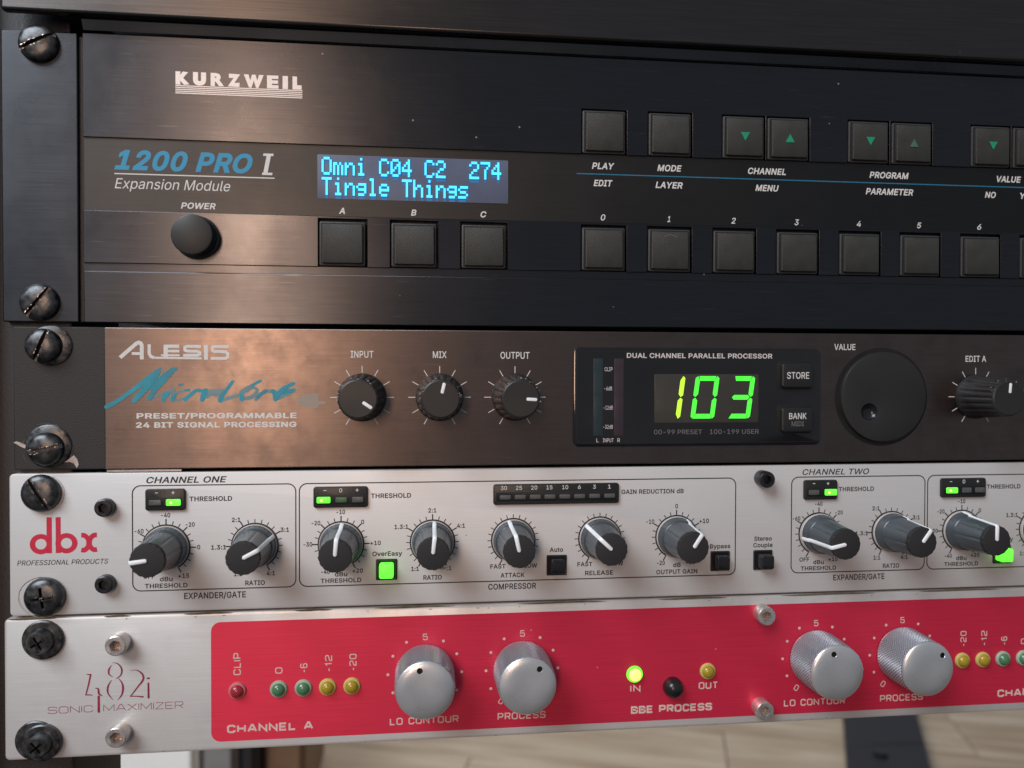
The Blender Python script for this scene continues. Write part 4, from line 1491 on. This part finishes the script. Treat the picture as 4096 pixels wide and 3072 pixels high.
# small bright core in the lit lenses
# square push switches in deep black housings
for x, lit, hh in ((113.0, True, 3.2), (168.0, False, 2.6), (223.5, False, 3.6), (238.45, False, 4.4), (325.7, True, 3.2)):
    mb = MB()
    plate(mb, x - 3.35, x + 3.35, 8.4, 15.1, [(x - 2.65, x + 2.65, 9.1, 14.4)], -2.0, .45)
    o = put('switch_housing', mb, 'black_plastic', u3, (x, 0, 11.75), bevel=.3)
    put('switch_cavity', MB().box(x - 2.7, x + 2.7, 9.05, 14.45, .01, .06), 'hole', o, (x, 0, 11.75), smooth=0)
    put('switch_cap', MB().rr(x, 11.75, 4.5, 4.6, .7, -1.8, hh, .55, seg=5), 'led_on' if lit else 'black_gloss', o, (x, 0, 11.75))
for x, z in ((28.0, 33.2), (28.0, 9.8), (237.9, 39.4)):
    socket_screw(u3, x, z, 2.75, 2.6 if x < 100 else 4.6, 'allen_black', ang=12)
put('dust_spot', MB().disc(147.5, 22.2, .12, HS, 8).disc(138.4, 22.2, .16, HS, 8), 'black_ink', u3, (147.5, HS, 22), smooth=0)
# dark witness marks of old screw positions
mb = MB()
for cx, cz, r, a0, a1 in ((9.6, 5.9, 7.2, 20, 330), (9.0, 37.6, 6.9, -60, 60), (9.4, 6.2, 6.8, 90, 240)):
    pts = [(cx + r * math.cos(math.radians(a0 + (a1 - a0) * i / 24)), cz + r * .86 * math.sin(math.radians(a0 + (a1 - a0) * i / 24)))
           for i in range(25)]
    mb.ribbon(pts, [.05 + .16 * abs(math.sin(i * 1.3 + cx)) for i in range(25)], HS)
put('scraped_ring', mb, 'dirt_grey', u3, (9.6, HS, 6), smooth=0)

# ================================================================== unit 4: enhancer with red print
u4 = thing('sonic_enhancer', (0, 0, -44), 'brushed silver unit with bright red printed area, round LEDs and knurled knobs', 'audio enhancer')
put('chassis', MB().box(16, 470, -42.5, -2.5, -200, -3.4), 'gap', u4, (240, -3, -42))
put('front_panel', MB().rr(240.4, -22.15, 484.6, 43.5, 1.6, -3.0, 0, .8, seg=4), 'silver2', u4, (240.4, 0, -43.9))
put('red_print', MB().rr(268.8, -22.25, 420, 37.6, 2.9, .005, .03, .005, seg=6), 'red', u4, (268.8, .03, -22.2), smooth=0)
# grime in the joint above, in separate smears
mb = MB()
rnd = random.Random(5)
for cx, ln in ((6, 14), (31, 8), (58, 15), (90, 12), (122, 26), (170, 30), (214, 24), (262, 34), (310, 30), (346, 20)):
    n = 9
    pts = [(cx - ln / 2 + ln * i / (n - 1), -.55 - .08 * math.sin(i)) for i in range(n)]
    mb.ribbon(pts, [.05 + (.55 + .2 * rnd.random()) * math.sin(PI * i / (n - 1)) ** .7 for i in range(n)], .015)
put('grime_smear', mb, 'dirt', u4, (150, 0, -1), smooth=0)
mb = MB()
for k in range(34):
    x = rnd.uniform(0, 300)
    z = rnd.choice((-1.6, -1.5, -43.4, -43.2)) + rnd.uniform(-.15, .15)
    l_ = rnd.uniform(.3, 1.6)
    mb.poly([(x, z), (x + l_ * .5, z - .16), (x + l_, z + .05), (x + l_ * .4, z + .2)], .02)
put('edge_nick', mb, 'dirt_grey', u4, (150, 0, -22), smooth=0)

# thin broken numerals "482i"


def E_(x, y):
    return (24.0 + (x - 690) * .0395, -24.3 - (y - 690) * .0422)


mb = MB()
ss = [([(640, 546), (668, 549)], (.2, .45)), ([(668, 549), (650, 630), (631, 697)], (.5, .42, .3)), ([(631, 697), (662, 697), (682, 702)], (.3, .35, .1)),
      ([(703, 650), (724, 656), (728, 690), (750, 706)], (.2, .45, .5, .3)), ([(727, 712), (727, 824)], (.72, .72)),
      ([(824, 486), (804, 515), (804, 550), (832, 573)], (.1, .48, .42, .1)), ([(828, 468), (868, 476), (898, 515), (892, 560), (852, 590)],
                                                                               (.08, .3, .5, .4, .1)),
      ([(822, 596), (796, 640), (796, 690), (832, 740)], (.1, .5, .42, .1)), ([(866, 576), (898, 615), (908, 660), (896, 710), (866, 744)],
                                                                               (.1, .4, .62, .45, .1)),
      ([(963, 531), (1012, 530), (1052, 560), (1058, 600), (1020, 650), (962, 720)], (.08, .25, .5, .58, .45, .3)),
      ([(962, 720), (1010, 722), (1056, 728)], (.32, .3, .5)), ([(1090, 592), (1103, 592)], (.5, .5)), ([(1097, 630), (1098, 735)], (.55, .62))]
for k, (pl, ws) in enumerate(ss):
    q = smooth_line([(*E_(*p), wv) for p, wv in zip(pl, ws)], 5)
    mb.brush([(a, b) for a, b, c in q], [c for a, b, c in q], .03 + .023 * (k % 2))
put('model_lettering', mb, 'dark_red_ink', u4, (32, 0, -22), smooth=0, fix=False)
sqtext('SONIC', 17.2, -28.9, 13.0, 2.1, 'dark_red_ink', u4, lw=.17, gap=.22)
sqtext('MAXIMIZER', 38.6, -28.9, 23.6, 2.15, 'dark_red_ink', u4, lw=.17, gap=.22)
HR = .06
sqtext('CHANNEL A', 76.8, -37.2, 26.4, 2.6, 'pink_ink', u4, lw=.60, h=HR, gap=.42)
sqtext('CHANNEL B', 337.8, -37.4, 26.0, 2.6, 'pink_ink', u4, lw=.60, h=HR, gap=.42)
sqtext('BBE PROCESS', 207.1, -37.2, 27.9, 2.55, 'pink_ink', u4, lw=.60, h=HR, gap=.42)
for off in (0, 132.3):
    sqtext('LO CONTOUR', 125.0 + off, -37.3, 22.0, 2.3, 'pink_ink', u4, lw=.40, h=HR)
    sqtext('PROCESS', 156.6 + off, -37.25, 15.8, 2.3, 'pink_ink', u4, lw=.40, h=HR)
sqtext('IN', 194.6, -30.0, 3.5, 2.3, 'pink_ink', u4, lw=.42, h=HR)
sqtext('OUT', 219.7, -30.05, 6.7, 2.35, 'pink_ink', u4, lw=.42, h=HR)
sqtext('CLIP', 66.7, -16.8, 7.0, 2.3, 'pink_ink', u4, lw=.36, h=HR, rot=90)
for xs in ((79.4, 87.1, 94.8, 102.4), (334.6, 327.1, 319.5, 311.7)):
    for s, x, ln in zip(('0', '-6', '-12', '-20'), xs, (2.0, 3.0, 5.3, 5.4)):
        sqtext(s, x, -20.35 + ln / 2, ln, 2.25, 'pink_ink', u4, lw=.34, h=HR, rot=90)


def led(x, z, lens, rim, lit=False):
    o = put('led_lamp', MB().lathe(x, z, [(2.72, .02), (2.72, .35), (2.45, .75), (2.05, .85)], 32), rim, u4, (x, 0, z))
    put('lens_dome', MB().lathe(x, z, [(2.1, .5), (2.05, 1.0), (1.75, 1.6), (1.15, 2.05), (.5, 2.2), (0, 2.22)], 32), lens, o, (x, 0, z))
    return o


for x, c in ((66.8, 'red'), (79.4, 'green'), (87.0, 'green'), (94.5, 'yellow'), (102.1, 'yellow'), (219.4, 'yellow'), (311.3, 'yellow'),
             (319.0, 'yellow'), (326.6, 'green'), (334.4, 'green')):
    led(x, -25.2, 'lens_' + c, 'rim_' + c)
led(194.3, -25.2, 'led_hot', 'led_on')
put('push_button', MB().lathe(207.25, -29.9, [(3.35, 0), (3.35, .8), (3.1, 2.4), (2.5, 3.5), (1.4, 4.2), (0, 4.4)], 40), 'black_gloss', u4,
    (207.2, 0, -29.9))


def knurled_knob(cx, cz, ang, first=None):
    if first:
        o = dup(first, (cx, 0, cz), u4)
    else:
        na, nh = 240, 44
        vs, fs = [], []
        H0, H1 = .4, 13.6
        for j in range(nh + 1):
            h = H0 + (H1 - H0) * j / nh
            r0 = 9.3 - .35 * j / nh
            for i in range(na):
                a = 2 * PI * (i + (.0 if j % 2 else .0)) / na
                b = (i + j) % 4
                c = (i - j) % 4
                d = (1 - abs(b - 2) / 2) * .5 + (1 - abs(c - 2) / 2) * .5
                e = .85 if 0 < j < nh else 0
                r = r0 + e * (d - .6)
                vs.append((r * math.cos(a), h, r * math.sin(a)))
        for j in range(nh):
            for i in range(na):
                k = (i + 1) % na
                fs.append((j * na + i, j * na + k, (j + 1) * na + k, (j + 1) * na + i))
        o = put('knurled_knob', MB().add(vs, fs), 'knurl', u4, (0, 0, 0), smooth=20)
        # domed cap with a scalloped back edge and a real indicator hole near the rim
        n = 96
        R_ = 8.95
        hx, hz, hr = 0.0, 6.45, .86
        rin = lambda r, h: [(r * math.sin(2 * PI * i / n), h, r * math.cos(2 * PI * i / n)) for i in range(n)]
        sc_ = [((R_ - .02 + .07 * math.cos(i * PI / 1.5)) * math.sin(2 * PI * i / n), 13.55, (R_ - .02 + .07 * math.cos(i * PI / 1.5)) *
                math.cos(2 * PI * i / n)) for i in range(n)]
        cap = MB()

        def hh(r):
            t = min(r / R_, 1)
            return 13.9 + 1.15 * math.sqrt(max(0, 1 - t ** 5)) - .12 * t * t
        mid = [(6.2 * math.sin(2 * PI * i / n) * 0 + hx + 1.35 * math.sin(2 * PI * i / n), 0, hz + 1.35 * math.cos(2 * PI * i / n)) for i in range(n)]
        l2 = [(x, hh(math.hypot(x, z)), z) for x, _, z in mid]
        hole = lambda r, dz: [(hx + r * math.sin(2 * PI * i / n), hh(math.hypot(hx + r * math.sin(2 * PI * i / n), hz + r * math.cos(2 * PI * i / n))) + dz,
                               hz + r * math.cos(2 * PI * i / n)) for i in range(n)]
        rings = [sc_] + [rin(R_ * k, hh(R_ * k)) for k in (.999, .99, .97, .945, .92)]
        # loft from the rim circle to the hole: circles whose centre glides to the hole
        last_r = R_ * .92
        for t in (.12, .25, .4, .55, .7, .85, 1.0):
            cz_ = hz * t
            r = last_r + (1.35 - last_r) * t
            pts = []
            for i in range(n):
                x_, z_ = r * math.sin(2 * PI * i / n), cz_ + r * math.cos(2 * PI * i / n)
                pts.append((x_, hh(math.hypot(x_, z_)), z_))
            rings.append(pts)
        rings += [hole(.95, 0), hole(hr, -.12)]
        cap.loops(rings, cap1=False)
        put('knob_cap', cap, 'satin', o, (0, 0, 0), smooth=50)
        put('indicator_hole', MB().loops([hole(hr, -.12), hole(hr * .95, -.9)]), 'hole', o, (0, 0, 0), smooth=0)
    W = Vector((cx * MM, 0, cz * MM))
    WL[o.name] = W
    o.location = W - WL[u4.name]
    o.rotation_euler.y = math.radians(ang)
    return o


kk = None
for cx, ang in ((125.2, -14), (156.7, 34), (257.55, -14), (288.9, 45)):
    k = knurled_knob(cx, -22.0, ang, kk)
    kk = kk or k
    mb = MB()
    for a in range(-120, 121, 30):
        if a:
            t = math.radians(a)
            mb.disc(cx + 11.8 * math.sin(t), -22.1 + 11.8 * math.cos(t), .47, HR, 14)
    put('dial_dots', mb, 'pink_ink', u4, (cx, HR, -22), smooth=0)
    sqtext('5', cx + .1, -10.35, 1.6, 2.1, 'pink_ink', u4, lw=.3, h=HR)
    sqtext('0', cx - 6.85, -32.2, 1.5, 2.1, 'pink_ink', u4, lw=.3, h=HR, rot=-32)
    sqtext('10', cx + 6.85, -32.2, 2.6, 2.1, 'pink_ink', u4, lw=.3, h=HR, rot=32)
for x, z, hgt in ((32.0, -8.4, 4.4), (32.0, -36.4, 4.4), (238.2, -6.2, 4.2), (237.9, -37.9, 4.2)):
    socket_screw(u4, x, z, 3.15, hgt, 'allen', ang=20 if x < 100 else 5)

# ================================================================== rack screws
screw(9.5, 173.4, 'slot', 26, 'scratched slotted screw at the top left corner of the sound module, slot rising gently', base=0.0, R_=5.7, H=3.0)
screw(9.3, 95.6, 'slot', 52, 'slotted screw at the lower left of the sound module with a steep scraped slot', base=0.0, R_=5.6, H=2.8)
screw(10.3, 82.5, 'slot', 68, 'shiny slotted screw at the upper left corner of the worn bronze unit', base=-.7, R_=5.2, H=3.2, washer=(6.2, .6, 1.6, .1))
screw(10.9, 51.2, 'slot', 12, 'slotted screw with a nearly level slot amid bare metal chips', base=-.7, R_=5.1, H=3.2, washer=(6.6, .6, .3, .7))
screw(9.4, 37.8, 'slot', -58, 'domed slotted screw on the silver compressor above the red three-letter logo', base=0, R_=5.7, H=2.8)
screw(10.3, 6.2, 'phillips', 8, 'black cross-head screw at the lower left of the silver compressor', base=0, R_=5.9, H=3.0)
screw(9.6, -7.0, 'flanged', 30, 'black flanged cross-head screw at the upper left of the red-printed unit', base=0, R_=6.0, H=4.0)
screw(9.3, -38.2, 'flanged', 40, 'black flanged cross-head screw at the bottom left corner over a dark washer', base=.0, R_=5.6, H=4.0,
      washer=(6.0, .7, -2.0, .4))
